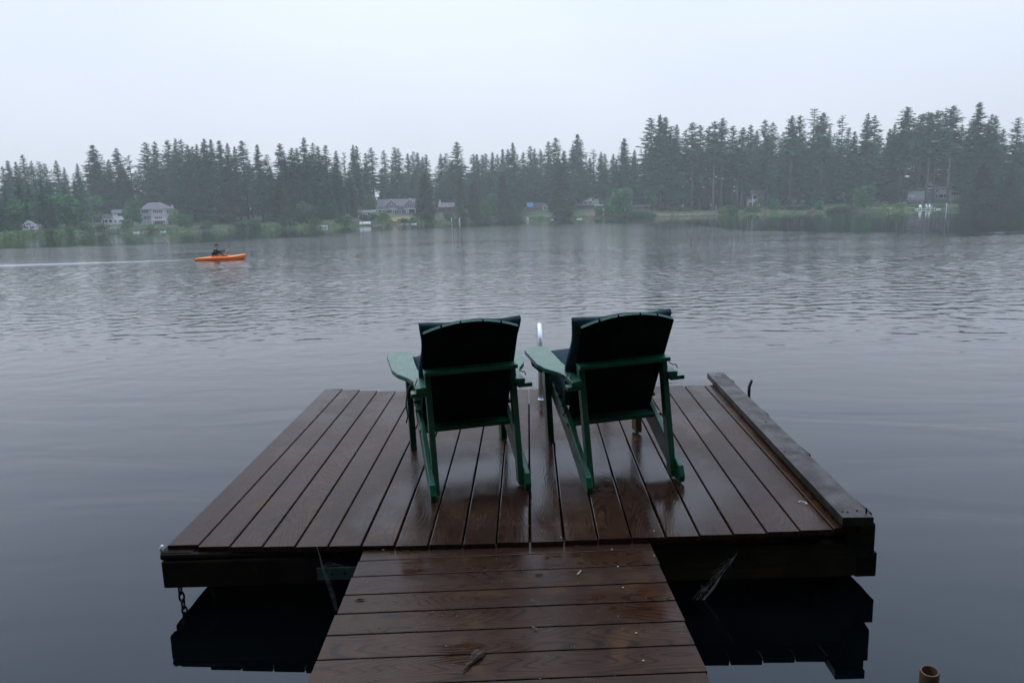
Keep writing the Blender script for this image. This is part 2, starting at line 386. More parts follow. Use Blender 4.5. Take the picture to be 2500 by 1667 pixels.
# ---------------------------------------------------------------- trees
def leaf_mat(name, c, var=.45, sat=0):
    m, t = M(name, Roughness=.75)
    rnd = t.new('ShaderNodeObjectInfo').outputs['Random']
    g = t.coord(); n = t.noise(g, .42, 4, .7); n2 = t.noise(g, 2.2, 3, .6)
    cc = t.ramp(n, [(.3, tuple(x*(1-var) for x in c)), (.7, tuple(x*(1+var) for x in c))])
    cc = t.mix(t.mr(n2, .45, .7, 0, .5), cc, tuple(x*1.5 for x in c))
    cc = t.mix(t.mr(rnd, 0, 1, 0, .55, False), cc, (c[0]*.62, c[1]*.75, c[2]*.85))
    t.set(Base_Color=cc, Specular_IOR_Level=.15)
    return m
FIR = leaf_mat('fir_needles', (.048, .160, .064))
FIR2 = leaf_mat('pale_fir_needles', (.058, .165, .070))
CEDAR = leaf_mat('cedar_foliage', (.085, .120, .036))
LEAF = leaf_mat('broad_leaves', (.065, .19, .055))
LEAF2 = leaf_mat('yellow_green_leaves', (.19, .29, .06))
LEAF3 = leaf_mat('dull_green_leaves', (.080, .135, .055))
BARK = simple('tree_bark', (.085, .070, .062), .9, .35, 1.5)
BARKP = simple('pale_bark', (.17, .145, .125), .9, .3, 1.5)

def conifer_mesh(seed, cb=.2, rad=.15, dens=1.0, mat=FIR, shape=.8, lean=0.0, ragged=.3, H=40.0):
    rr = random.Random(seed); V = []; F = []
    z = H*cb; top = H
    gaps = [rr.uniform(cb, .9)*H for _ in range(2)]
    side = rr.uniform(0, 2*PI)
    while z < top-.25:
        f = (z-H*cb)/(top-H*cb); prof = (1-f)**shape*min(1, .55+f*2.2) if f > .0 else .5
        Lm = H*rad*prof*(1+.10*math.sin(z*1.3+seed)) + .25
        nb = max(4, int((7+4*(1-f))*dens))
        if any(abs(z-g) < .7 for g in gaps): nb = max(2, nb//2)
        for b in range(nb):
            a = rr.uniform(0, 2*PI); Lb = Lm*rr.uniform(1-ragged*1.1, 1+ragged*.5)
            if rr.random() < .06: Lb *= 1.3
            up = .5*f - .22 + rr.uniform(-.25, .25); ca, sa = math.cos(a), math.sin(a)
            nc = max(2, int(Lb/1.0)+1)
            for k in range(nc):
                tt = (k+.6)/nc; r_ = Lb*tt; zz = z + r_*up - .10*r_*tt*(1-f) + rr.uniform(-.15, .15)
                wd = (.20+.27*Lb*(1-tt*.7))*rr.uniform(.7, 1.25); ln = Lb/nc*.8+.15
                for q in range(2):
                    aa = a + rr.uniform(-.5, .5); dx, dy = math.cos(aa)*ln, math.sin(aa)*ln
                    px_, py_ = -math.sin(aa)*wd, math.cos(aa)*wd
                    dz = up*ln - rr.uniform(.05, .45)*ln; sz = rr.uniform(-.75, .5)*wd
                    cx, cy, cz = ca*r_, sa*r_, zz+q*.12; i0 = len(V)
                    V += [(cx-dx*.6, cy-dy*.6, cz-dz*.5), (cx+px_, cy+py_, cz+sz), (cx+dx, cy+dy, cz+dz), (cx-px_, cy-py_, cz-abs(sz)*.8)]
                    F.append((i0, i0+1, i0+2, i0+3))
        z += (.62+.25*rr.random())/max(.6, dens)*(.75+.35*(1-f))
    # leader
    for k in range(4):
        a = k*PI/4; i0 = len(V); V += [(math.cos(a)*.16, math.sin(a)*.16, H-1.2), (-math.cos(a)*.16, -math.sin(a)*.16, H-1.2), (0, 0, H+.5)]; F.append((i0, i0+1, i0+2))
    me = bpy.data.meshes.new('crown'); me.from_pydata(V, [], F); me.materials.append(mat); return me
def trunk_mesh(H=40.0, r=.42, mat=BARK):
    b = MB(); b.tube([(0, 0, -2.5), (0, 0, H*.25), (0, 0, H*.6), (0, 0, H*.97)], [r, r*.85, r*.5, .05], 7)
    return b.mesh('trunk', mat, True)
def broad_mesh(seed, mat=LEAF, n=2600, lobes=9, leaf=.34, low=0.0):
    """crown of unit radius 5 m, height about 9 m"""
    rr = random.Random(seed); V = []; F = []
    C = [(rr.gauss(0, 1.9), rr.gauss(0, 1.9), rr.uniform(1.8+low, 7.2), rr.uniform(1.3, 2.5)) for _ in range(lobes)]
    C.append((0, 0, 4.4, 2.9))
    for i in range(n):
        c = C[i % len(C)]; u = rr.uniform(-1, 1); a = rr.uniform(0, 2*PI); q = math.sqrt(1-u*u); r_ = c[3]*rr.uniform(.55, 1.08)**.6
        p = (c[0]+math.cos(a)*q*r_, c[1]+math.sin(a)*q*r_, c[2]+u*r_*.85)
        if p[2] < .15: continue
        s_ = leaf*rr.uniform(.6, 1.5)
        d1 = Vector((rr.gauss(0, 1), rr.gauss(0, 1), rr.gauss(0, .6))).normalized()*s_
        d2 = Vector((rr.gauss(0, 1), rr.gauss(0, 1), rr.gauss(0, .6))).normalized()*s_*.8
        i0 = len(V); p = Vector(p); V += [tuple(p-d1), tuple(p+d2), tuple(p+d1), tuple(p-d2)]; F.append((i0, i0+1, i0+2, i0+3))
    me = bpy.data.meshes.new('crown'); me.from_pydata(V, [], F); me.materials.append(mat); return me
FIRS = [conifer_mesh(1, .22, .135, 1.0), conifer_mesh(2, .30, .12, .9, shape=.7), conifer_mesh(3, .12, .15, 1.05, shape=.95),
        conifer_mesh(4, .35, .115, .8, shape=.6, ragged=.45), conifer_mesh(5, .18, .145, 1.0, FIR2, shape=.85), conifer_mesh(6, .28, .125, .9, FIR2, shape=.7, ragged=.4),
        conifer_mesh(7, .15, .14, 1.1, shape=.8, ragged=.35)]
SPARSE = [conifer_mesh(11, .40, .095, .5, FIR2, shape=.6, ragged=.5), conifer_mesh(12, .45, .10, .55, FIR, shape=.55, ragged=.55)]
HIGH = [conifer_mesh(21, .52, .14, 1.0, shape=.65, ragged=.4), conifer_mesh(22, .56, .13, .95, shape=.6, ragged=.4)]
BROADN = [broad_mesh(71, LEAF, 3200, 12, .42), broad_mesh(72, LEAF, 3200, 12, .42)]
CEDARS = [conifer_mesh(31, .02, .20, 1.15, CEDAR, shape=.55, ragged=.25, H=40), conifer_mesh(32, .03, .19, 1.15, CEDAR, shape=.6, ragged=.3)]
LOWF = [conifer_mesh(41, .03, .19, 1.05, shape=.8), conifer_mesh(42, .02, .17, 1.05, FIR2, shape=.85)]
def joined(name, mats, items, label, cat):
    V = []; F = []; MI = []; n = 0
    for me, loc, rz, sx, sz, mi in items:
        a = np.empty(len(me.vertices)*3, 'f'); me.vertices.foreach_get('co', a); a = a.reshape(-1, 3)
        c, s_ = math.cos(rz), math.sin(rz); b_ = np.stack([(a[:, 0]*c-a[:, 1]*s_)*sx+loc[0], (a[:, 0]*s_+a[:, 1]*c)*sx+loc[1], a[:, 2]*sz+loc[2]], 1)
        V.append(b_); f_ = [tuple(i+n for i in p.vertices) for p in me.polygons]; F += f_; MI += [mi]*len(f_); n += len(a)
    me = bpy.data.meshes.new(name); me.from_pydata(np.concatenate(V).tolist(), [], F)
    for m in mats: me.materials.append(m)
    me.polygons.foreach_set('material_index', MI); o = link(name, me); return tag(o, label, cat, kind='stuff')
TRK = trunk_mesh(); TRKP = trunk_mesh(mat=BARKP, r=.5)
BROAD = {'g': [broad_mesh(51), broad_mesh(52)], 'y': [broad_mesh(53, LEAF2), broad_mesh(54, LEAF2)], 'd': [broad_mesh(55, LEAF3), broad_mesh(56, LEAF3)]}
BTRK = MB().tube([(0, 0, -1.5), (.1, 0, 2), (0, .1, 5)], [.3, .22, .08], 6).mesh('trunk', BARK, True)
def put_tree(name, crown, trunk, loc, sx, sz, label, cat, group=None):
    e = empty(name, loc, R.uniform(0, 2*PI)); e.scale = (sx, sx, sz)
    link('crown', crown, e); link('trunk', trunk, e)
    return tag(e, label, cat, group)
ZONES = [(-300, 178, 'beyond the tiny boathouse'), (178, 332, 'behind the low white house'), (332, 455, 'behind the three-storey grey house'),
         (455, 672, 'above the dark peaked hut'), (672, 868, 'left of the grey twin-gabled house'), (868, 1050, 'behind the grey twin-gabled house'),
         (1050, 1235, 'behind the broad olive cedars'), (1235, 1415, 'behind the house with the blue tarp'), (1415, 1575, 'behind the modern white house'),
         (1575, 1815, 'above the sandy beach'), (1815, 1905, 'behind the grey house on posts'), (1905, 2000, 'behind the white tower-like house'),
         (2000, 2145, 'behind the slant-roofed house'), (2145, 2350, 'behind the large turreted house'), (2350, 2900, 'at the right end of the shore')]
def zone(px):
    for i, z in enumerate(ZONES):
        if z[0] <= px < z[1]: return i
    return len(ZONES)-1 if px > 0 else 0
ORD = 'first second third fourth fifth sixth seventh eighth ninth tenth eleventh twelfth thirteenth fourteenth fifteenth sixteenth seventeenth eighteenth nineteenth twentieth'.split()
PEAKS = [(5,406),(18,392),(38,395),(54,377),(76,392),(95,395),(109,400),(136,391),(156,409),(188,400),(226,354),(283,361),(314,379),(356,349),(377,345),(408,342),(427,339),(441,340),(457,352),(469,357),(479,353),(497,339),(514,341),(535,343),(555,350),(572,358),(590,345),(627,353),(650,378),(683,349),(711,360),(723,361),(741,335),(763,348),(776,356),(794,354),(820,367),(839,372),(861,354),(870,356),(892,373),(906,361),(937,367),(963,360),(972,363),(995,375),(1008,371),(1019,373),(1031,383),(1040,377),(1076,375),(1088,375),(1115,346),(1155,376),(1164,377),(1178,379),(1186,376),(1202,372),(1214,376),(1227,364),(1240,364),(1252,349),(1277,371),(1294,356),(1305,362),(1319,364),(1339,345),(1357,338),(1377,368),(1399,352),(1411,328),(1449,364),(1467,371),(1477,376),(1497,376),(1524,338),(1549,366),(1590,289),(1612,279),(1625,286),(1639,309),(1653,305),(1675,318),(1692,298),(1711,307),(1732,311),(1745,296),(1765,289),(1790,307),(1815,312),(1834,304),(1848,319),(1868,292),(1888,299),(1912,325),(1935,283),(1954,281),(1989,265),(2011,276),(2026,312),(2058,281),(2073,311),(2088,321),(2120,276),(2137,283),(2173,315),(2185,304),(2216,262),(2244,281),(2254,277),(2267,273),(2276,276),(2292,269),(2310,262),(2329,259),(2350,303),(2372,300),(2393,250),(2422,278),(2432,281),(2450,314),(2487,288),(2515,300),(2560,280),(-40,400),(-90,410)]
SP = {314: 1, 1989: 1, 2058: 1, 1449: 1, 2310: 1, 1115: 0, 839: 1, 2244: 1}
HI = {2216, 2254, 2276, 1765, 1745, 1692, 1935, 2011, 2292, 2329, 1815}
HSR = [(225, 312), (340, 430), (865, 1018), (1283, 1342), (1405, 1488), (1540, 1590), (1818, 1870), (1900, 1968), (2000, 2075), (2215, 2345)]
cnt = {}
for px, py in sorted(PEAKS):
    i = zone(px); cnt[i] = cnt.get(i, 0)+1
    s_ = R.uniform(26, 55) + (70 if px < 175 and px > -200 else 0) + (45 if 980 < px < 1250 and py > 360 else 0) + (32 if any(a-10 < px < b+10 for a, b in HSR) and px not in HI else 0)
    t_ = tan_of(px, py); y = shoreY(t_)+s_; p = at_y(px, py, y); z0 = terr(t_, s_)
    Hh = p.z-z0; sx = Hh/40*R.uniform(1.25, 1.7)
    if px in SP and SP[px]: cr_, nm = R.choice(SPARSE), 'sparse thin fir'
    elif px in HI: cr_, nm = R.choice(HIGH), 'bare-trunked fir'; 
    else: cr_, nm = R.choice(FIRS), 'misty dark fir'
    if px in HI: sx *= .8
    if px in (1115, 1411, 226, 1524): sx *= 1.25
    wd = {0: 'standing'}.get(0)
    put_tree('fir_tree', cr_, TRKP if px in HI else TRK, (p.x, y, z0), sx, Hh/40, '%s, %s from left, on skyline %s' % (nm, ORD[min(cnt[i], 20)-1], ZONES[i][2]), 'fir tree', 'skyline firs '+ZONES[i][2])
rcn = {}
def rc(row, i):
    rcn[(row, i)] = rcn.get((row, i), -1)+1; return rcn[(row, i)]
def sky_top(px):
    c = sorted(PEAKS); return float(np.interp(px, [a for a, b in c], [b for a, b in c]))
def base_px(px): # approximate pixel row of the water line
    t_ = tan_of(px); return HY-ROLL*(px-HX) + 1765*EYE/shoreY(t_)
px = -120.0
while px < 2640:       # front and middle rows that close the forest wall
    for row in (0, 1):
        xx = px + R.uniform(-9, 9); tp = sky_top(xx); bp = base_px(xx)
        py = tp + (bp-tp)*(R.uniform(.14, .34) if row else R.uniform(.36, .60))
        t_ = tan_of(xx, py)
        s_ = R.uniform(24, 42) if row else R.uniform(17, 28)
        y = shoreY(t_)+s_; p = at_y(xx, py, y); z0 = terr(t_, s_); Hh = p.z-z0
        hs = [(225, 312), (340, 430), (585, 625), (865, 1018), (1070, 1105), (1283, 1342), (1405, 1488), (1540, 1590), (1818, 1870), (1900, 1968), (2000, 2075), (2215, 2345), (2090, 2190), (1600, 1800)]
        if not row and any(a-8 < xx < b+8 for a, b in hs): continue
        if row and any(a < xx < b for a, b in hs): s_ += 34; y = shoreY(t_)+s_; p = at_y(xx, py, y); z0 = terr(t_, s_); Hh = p.z-z0
        i = zone(xx)
        hi_ = 1590 < xx < 1810 or 2140 < xx < 2345
        cr_ = R.choice(HIGH if hi_ else FIRS if row else LOWF+FIRS[:1])
        put_tree('fir_tree', cr_, TRK, (p.x, y, z0), Hh/40*R.uniform(1.35, 1.8), Hh/40,
                 ('fir below the skyline, %s from left, ' if row else 'low front-row fir, %s from left, ') % ORD[rc(row, i)]+ZONES[i][2], 'fir tree', ('middle row firs ' if row else 'front row firs ')+ZONES[i][2])
    px += 27
BACKF = [conifer_mesh(61, .02, .17, .62, FIR), conifer_mesh(62, .05, .16, .62, FIR)]
items = []; px = -1350.0
while px < 3800:
    for row in (0, 1):
        xx = px+R.uniform(-12, 12); tp = sky_top(xx); bp = base_px(xx); py = tp+(bp-tp)*(R.uniform(.10, .28) if row else R.uniform(.22, .45)); t_ = tan_of(xx, py)
        s_ = R.uniform(85, 110) if row else R.uniform(60, 80); y = shoreY(t_)+s_; p = at_y(xx, py, y); z0 = terr(t_, s_); Hh = p.z-z0
        items.append((BACKF[row], (p.x, y, z0), R.uniform(0, 6), Hh/40*1.5, Hh/40, 0))
    px += 25 if -300 < px < 2800 else 48
joined('distant_woodland', [FIR], items, 'misty mass of conifers closing the forest behind the shore trees', 'woodland')
# the near shore the gangway starts from, behind and beside the photographer
nb = MB(); nxx = np.linspace(-70, 70, 50); nyy = [-1.2, -2.2, -3.5, -6, -10, -18, -35, -70]
for x in nxx:
    for j, y in enumerate(nyy): nb.v.append((x, y+(1.2*math.sin(x*.35)-.006*x*x*(j < 3) if abs(x) > 3 else 0), (-.6, .15, .35, .8, 1.6, 3, 5, 8)[j]))
for i in range(49):
    for j in range(7): nb.f.append((i*8+j, i*8+j+1, (i+1)*8+j+1, (i+1)*8+j))
nb.build('near_shore', BANK, smooth=True)['kind'] = 'structure'
items = []  # out-of-view trees, added to cut light falling on chair backs and fascia
for i in range(26):
    x = -32+64*i/25+R.uniform(-2, 2); y = -R.uniform(5, 10)-.0*abs(x); items.append((BROADN[i % 2], (x, y, .6), R.uniform(0, 6), R.uniform(.8, 1.15), R.uniform(1.0, 1.7), 0))
for i in range(16):
    x = -36+72*i/15+R.uniform(-2, 2); y = -R.uniform(11, 20); items.append((LOWF[i % 2], (x, y, 1.5), R.uniform(0, 6), R.uniform(.7, .9), R.uniform(.55, .8), 1))
joined('unseen_shade_woodland', [LEAF, FIR], items, 'unseen trees added behind the camera to shade the chair backs', 'woodland')
def cedar(px, ptop, pbase, wpx, label, m=0, trunks=False):
    p, s_ = ground(px, pbase); top = at_y(px, ptop, p.y).z; Hh = top-p.z; W = wpx*p.y/1765
    put_tree('cedar_tree', CEDARS[m], TRKP if trunks else TRK, (p.x, p.y, p.z-.3), W/(40*.20*2)*.85, Hh/40, label, 'cedar tree', 'broad olive cedars near the water')
cedar(1042, 420, 541, 72, 'broad olive cedar right of the grey twin-gabled house', 0)
cedar(1128, 428, 540, 44, 'olive cedar, left one of the pair behind the little boat shelter', 1)
cedar(1160, 436, 538, 50, 'olive cedar, right one of the pair behind the little boat shelter', 0)
cedar(1230, 420, 538, 70, 'broad olive cedar directly left of the house with the blue tarp', 1)
cedar(1373, 402, 534, 82, 'wide olive cedar with pale twin trunks between blue-tarp house and modern house', 0, True)
cedar(690, 430, 548, 62, 'dull green cedar left of the orange-brown bank', 1)
cedar(865, 455, 530, 34, 'slim olive cedar behind the low white cabin', 1)
cedar(2395, 400, 508, 90, 'wide green cedar beside the right wing of the turreted house', 0)
cedar(2465, 420, 508, 80, 'wide green cedar at the far right edge of the shore', 1)
cedar(560, 440, 545, 70, 'dull cedar left of the dark peaked hut', 0)
def broad(px, ptop, pbase, wpx, kind, label, name='leafy_tree', cat='tree', m=0, group=None):
    p, s_ = ground(px, pbase); top = at_y(px, ptop, p.y).z; Hh = max(.8, top-p.z); W = wpx*p.y/1765
    put_tree(name, BROAD[kind][m], BTRK, (p.x, p.y, p.z-.15), W/11.0, Hh/9.0, label, cat, group)
for a in [(-60,485,562,130,'g','leafy green tree at the extreme left edge of the photo'), (40,478,560,110,'g','large leafy tree above the tiny boathouse'),
          (110,472,556,95,'g','large leafy green tree right of the boathouse'), (165,466,556,90,'g','tallest of the leafy trees left of the low white house'), (212,476,548,75,'g','leafy tree just left of the low white house'),
          (326,486,552,50,'g','round bright green tree between the low white house and the three-storey house'),
          (1524,458,534,78,'g','big leafy tree leaning over the water right of the modern white house'), (1492,478,530,50,'g','smaller leafy tree beside the modern white house'),
          (1590,428,515,70,'g','pale leafy tree above the flat-roofed shelter'),
          (2113,452,510,64,'g','round leafy green tree on the lawn right of the slant-roofed house'),
          (1878,468,505,42,'y','yellow green tree left of the white tower-like house'), (1888,484,514,34,'g','green rounded tree hugging the white tower-like house'),
          (2345,468,508,48,'d','green tree half covering the right wing of the turreted house'), (745,478,545,70,'d','dull leafy tree left of the white cabin'),
          (905,462,524,44,'d','leafy tree behind the roof of the white cabin'), (1195,470,535,46,'g','leafy tree between the olive cedars'), (1255,490,538,40,'g','leafy tree beside the pale utility pole')]:
    broad(*a, m=R.randint(0, 1))
SHR = [(218,533,571,52,'y','rounded yellow green bush at the water left of the low white house'), (250,541,568,30,'d','dark bush in front of the low white house porch'), (305,535,564,38,'g','green bush right of the low white house porch'),
       (367,542,565,30,'y','small yellow green bush in front of the three-storey house'), (433,508,548,34,'y','yellow green bush against the right wall of the three-storey house'), (452,520,555,44,'g','green bush right of the three-storey house'),
       (46,538,567,24,'d','dull bush left of the tiny boathouse'), (120,552,578,40,'d','low bush right of the tiny boathouse'), (165,552,577,40,'g','low green bush on the grassy point'),
       (585,535,560,46,'d','olive bush below the dark peaked hut'), (622,534,558,46,'g','green bush right of the dark peaked hut'), (500,535,562,46,'g','green bush on the bank right of the grey steps'),
       (890,516,541,32,'d','dark rounded bush before the white cabin'), (912,514,541,28,'d','dark bush right of the white cabin window'), (940,512,543,48,'y','olive bush before the left gable of the grey house'),
       (838,526,548,52,'g','light green bush left of the white chairs'), (985,530,546,26,'d','small bush on the dry grass slope'), (770,524,552,44,'d','bush above the orange-brown bank'),
       (1098,518,537,34,'g','bush below the dark cabin'), (1180,520,539,44,'g','bush right of the boat shelter'), (1260,515,540,40,'g','bush left of the small white box by the water'),
       (1462,500,528,40,'g','bush below the modern white house'), (1570,515,531,70,'g','wide bush below the flat-roofed shelter'), (1766,500,522,30,'y','bright yellow green bush beside the floating raft'),
       (1786,500,523,34,'g','green bush right of the bright yellow one'), (1838,503,518,50,'g','green bush below the grey house on posts'), (1925,500,512,50,'d','bush below the white tower-like house'),
       (1960,500,512,44,'g','bush below the long low white house'), (2000,488,514,40,'g','green bush left of the slant-roofed house'), (2040,501,515,54,'g','green bush below the slant-roofed house'),
       (2075,500,514,40,'g','green bush right of the slant-roofed house'), (2190,493,507,50,'y','low light bush at the edge of the lakeside lawn'), (2245,499,506,56,'y','low bush below the turreted house'), (2300,499,506,44,'g','low bush below the right wing of the turreted house'),
       (2400,488,509,70,'d','dull bush left of the right photo edge'), (2470,486,508,70,'g','green bush at the right photo edge'), (700,532,556,50,'d','low bush below the dull cedar'),
       (1660,500,519,34,'d','dull bush between the bare trunks'), (1005,528,545,24,'g','bush at the right end of the dry grass slope')]
for a in SHR: broad(*a, name='shrub', cat='bush', m=R.randint(0, 1))
# reeds and bank plants hugging the water line (uncountable)
b = MB()
for i in range(5200):
    xx = R.uniform(-150, 2650)
    if 1590 < xx < 1765 and R.random() < .85: continue
    t_ = tan_of(xx); s_ = R.uniform(.2, 4.5)**1.0; y = shoreY(t_)+s_+1.8*math.sin(t_*61+1)*math.sin(t_*23); z = terr(t_, s_)
    h = R.uniform(.4, 1.5)*(.6 if xx > 1780 else 1)*(1.25 if math.sin(xx*.05)+math.sin(xx*.021) > .2 else .6); q = R.uniform(.2, .6); x = t_*y; a = R.uniform(0, PI)
    dx, dy = math.cos(a)*q, math.sin(a)*q; lx = R.uniform(-.3, .3)
    b.add([(x-dx, y-dy, z-.1), (x+dx, y+dy, z-.1), (x+dx+lx, y+dy, z+h*.8), (x-dx*.3+lx, y, z+h)], [(0, 1, 2, 3)])
tag(b.build('bank_plants', leaf_mat('bank_plant_leaves', (.13, .21, .07)), fix=False), 'reeds and low bank plants fringing the far water line', 'bank plants', kind='stuff')

# ---------------------------------------------------------------- houses on the far shore
def flat(name, c, rough=.8): return simple(name, c, rough, .12, 1.2)
WHITE = flat('white_siding', (.80, .82, .84)); TRIM = flat('white_trim', (.85, .86, .87)); GREYS = flat('grey_siding', (.14, .15, .165)); LGREY = flat('light_grey_siding', (.48, .49, .53))
PINK = flat('pinkish_siding', (.46, .41, .42)); BLUEG = flat('blue_grey_siding', (.30, .35, .39)); ROOFD = flat('dark_shingles', (.085, .08, .085)); ROOFG = flat('grey_shingles', (.16, .15, .16))
BROWN = flat('brown_siding', (.10, .065, .05)); TARP = flat('blue_tarp', (.07, .24, .52), .5); CREAM = flat('cream_siding', (.50, .50, .44)); MAUVE = flat('mauve_siding', (.26, .20, .22)); WOODP = flat('weathered_planks', (.24, .20, .16))
DARKW = flat('dark_void', (.02, .02, .022)); REDW = flat('reddish_planks', (.20, .08, .07)); YEL = flat('yellow_paint', (.6, .5, .08)); STONE = flat('stone_wall', (.17, .16, .16))
PANE, _pt = M('window_glass', Base_Color=(.035, .045, .055), Roughness=.1)
class House:
    def __init__(s, name, px, py, label, cat='house', yaw=0, group=None, rel=0.0):
        p, s_ = ground(px, py); s.U = p.y/1765; s.root = empty(name, (p.x, p.y, p.z+rel), math.atan2(-p.x, p.y)*.6+yaw); tag(s.root, label, cat, group)
    def b(s, nm, m, x0, x1, y0, y1, z0, z1, par=None):
        U = s.U; return MB().box(x0*U, x1*U, y0*U, y1*U, z0*U, z1*U).build(nm, m, par or s.root)
    def pr(s, nm, m, poly, ax, a, c, par=None):
        U = s.U; return MB().prism([(p*U, q*U) for p, q in poly], ax, a*U, c*U).build(nm, m, par or s.root)
    def gx(s, m, x0, x1, y0, y1, z0, z1, o=1.5, t=1.0, nm='roof'):      # ridge along x
        ym = (y0+y1)/2; return s.pr(nm, m, [(y0-o, z0-.6), (ym, z1), (y1+o, z0-.6), (y1+o, z0-.6-t), (ym, z1-t-.4), (y0-o, z0-.6-t)], 'x', x0-o, x1+o)
    def gy(s, m, x0, x1, y0, y1, z0, z1, wall, o=1.5, t=1.0, trim=TRIM):  # gable towards the lake
        xm = (x0+x1)/2; s.pr('gable_wall', wall, [(x0+.2, z0), (x1-.2, z0), (xm, z1-1.2)], 'y', y0, y0+2)
        s.pr('roof', m, [(x0-o, z0-.8), (xm, z1), (x1+o, z0-.8), (x1+o, z0-.8-t), (xm, z1-t), (x0-o, z0-.8-t)], 'y', y0-o*.6, y1)
        if trim: s.pr('bargeboard', trim, [(x0-o, z0-.6), (xm, z1+.3), (x1+o, z0-.6), (x1+o, z0-1.6), (xm, z1-1.1), (x0-o, z0-1.6)], 'y', y0-o*.6-.5, y0-o*.6-.05)
    def hip(s, m, x0, x1, y0, y1, z0, z1, r0, r1, o=1.5):
        U = s.U; ym = (y0+y1)/2
        v = [(x0-o, y0-o, z0), (x1+o, y0-o, z0), (x1+o, y1+o, z0), (x0-o, y1+o, z0), (r0, ym, z1), (r1, ym, z1), (x0-o, y0-o, z0-.7), (x1+o, y0-o, z0-.7), (x1+o, y1+o, z0-.7), (x0-o, y1+o, z0-.7)]
        return MB().add([(a*U, b_*U, c*U) for a, b_, c in v], [(0, 1, 5, 4), (1, 2, 5), (2, 3, 4, 5), (3, 0, 4), (6, 7, 1, 0), (7, 8, 2, 1), (8, 9, 3, 2), (9, 6, 0, 3), (9, 8, 7, 6)]).build('roof', m, s.root)
    def win(s, x0, x1, z0, z1, y, n=1, frame=TRIM, fw=.45):
        f = s.b('window', frame, x0, x1, y-.55, y+.1, z0, z1); w_ = (x1-x0-fw)/n
        for i in range(n): s.b('pane', PANE, x0+fw+i*w_, x0+(i+1)*w_, y-.72, y-.5, z0+fw, z1-fw, f)
        return f
    def post(s, x, z0, z1, y, w_=.8, m=TRIM, nm='post'): s.b(nm, m, x-w_/2, x+w_/2, y, y+w_, z0, z1)
    def rail(s, x0, x1, z, y, h=4, n=7, m=TRIM):
        U = s.U; b = MB(); b.box(x0*U, x1*U, y*U, (y+.4)*U, (z+h-.5)*U, (z+h)*U); b.box(x0*U, x1*U, y*U, (y+.4)*U, z*U, (z+.4)*U)
        for i in range(n+1):
            x = x0+(x1-x0)*i/n; b.box((x-.15)*U, (x+.15)*U, (y+.05)*U, (y+.35)*U, (z+.4)*U, (z+h-.5)*U)
        b.build('railing', m, s.root)
# tiny boathouse
h = House('boathouse', 72, 566, 'tiny white gabled boathouse standing alone at the left shore', 'boathouse')
h.b('wall', LGREY, -15, 15, 0, 20, 5, 15); h.gy(ROOFG, -15, 15, 0, 20, 15, 27, LGREY); h.win(-10, -1, 7, 13, 0, 2); h.win(2, 11, 7, 13, 0, 2); h.win(-5, 5, 16, 20, 0, 2)
h.b('deck', WOODP, -17, 17, -6, 0, 3.5, 5); h.b('foundation', STONE, -13, 13, 1, 18, -6, 5)
for x in (-14, -5, 5, 14): h.post(x, -5, 3.5, -5)
# low white house
h = House('lake_house', 268, 547, 'low white house with long dark roof and a raised white upper room')
h.b('wall', WHITE, -35, 8, 0, 24, -4, 12); h.gx(ROOFD, -38, 8, -3, 26, 13, 24); h.b('upper_room', WHITE, 8, 37, -1, 24, -2, 27); h.gx(ROOFG, 8, 36, -2, 25, 26, 34, 2)
h.win(20, 34, 18, 25, -1, 3); h.win(-30, -18, 4, 10, 0, 2); h.win(-14, -4, 3, 10, 0, 2); h.win(-1, 6, 3, 10, 0, 1); h.win(11, 17, 3, 9, -1, 1); h.win(20, 33, 3, 9, -1, 2)
for x in (-35, -26, -17, -9, 0, 7, 16, 24): h.post(x, -3, 11.5, -7, 1)
h.b('porch_beam', TRIM, -36, 10, -7, -5.5, 11, 13); h.b('deck', WOODP, -36, 34, -9, 0, -4, -2); h.rail(-35, 30, -2, -8.5, 3.5, 16); h.b('foundation', STONE, -34, 34, 1, 22, -16, -4)
# three-storey house
h = House('lake_house', 386, 549, 'large three-storey grey and pinkish house with hipped roof and chimney')
h.b('wall', BLUEG, -36, -13, 0, 34, 0, 37); h.b('wall', PINK, -13, 22, -3, 34, 0, 37); h.b('wall', BLUEG, 22, 37, 0, 34, 0, 37)
h.hip(ROOFG, -37, 38, -3, 35, 37.5, 54, -18, 8); c = h.b('chimney', PINK, 32, 37, 6, 11, 30, 47); h.b('foundation', STONE, -36, 37, 0, 30, -14, 0)
h.win(-33, -17, 28, 36, 0, 4); h.win(-31, -14, 13, 23, 0, 5); h.win(-8, 14, 28, 36, -3, 5); h.win(22.5, 33, 26, 36, 0, 3); h.win(24, 33, 15, 23, 0, 3)
h.win(-6, 12, 13, 20, -3, 4); h.win(-6, 12, 1, 9, -3, 4, LGREY); h.b('balcony', TRIM, -12, 21, -9, -3, 10, 11.2); h.rail(-12, 21, 11.2, -9, 3.6, 10)
for x in (-11, 19): h.post(x, -2, 10, -8.5, 1.6)
h.b('wing', STONE, 22, 34, -5, 0, -1, 8); h.post(23, 0, 9, -6, 1.4); h.post(33, 0, 9, -6, 1.4); h.b('porch_beam', BLUEG, 22, 35, -6, 0, 9, 10.5)
h.b('terrace_wall', STONE, -10, 30, -13, -9, -12, -2)
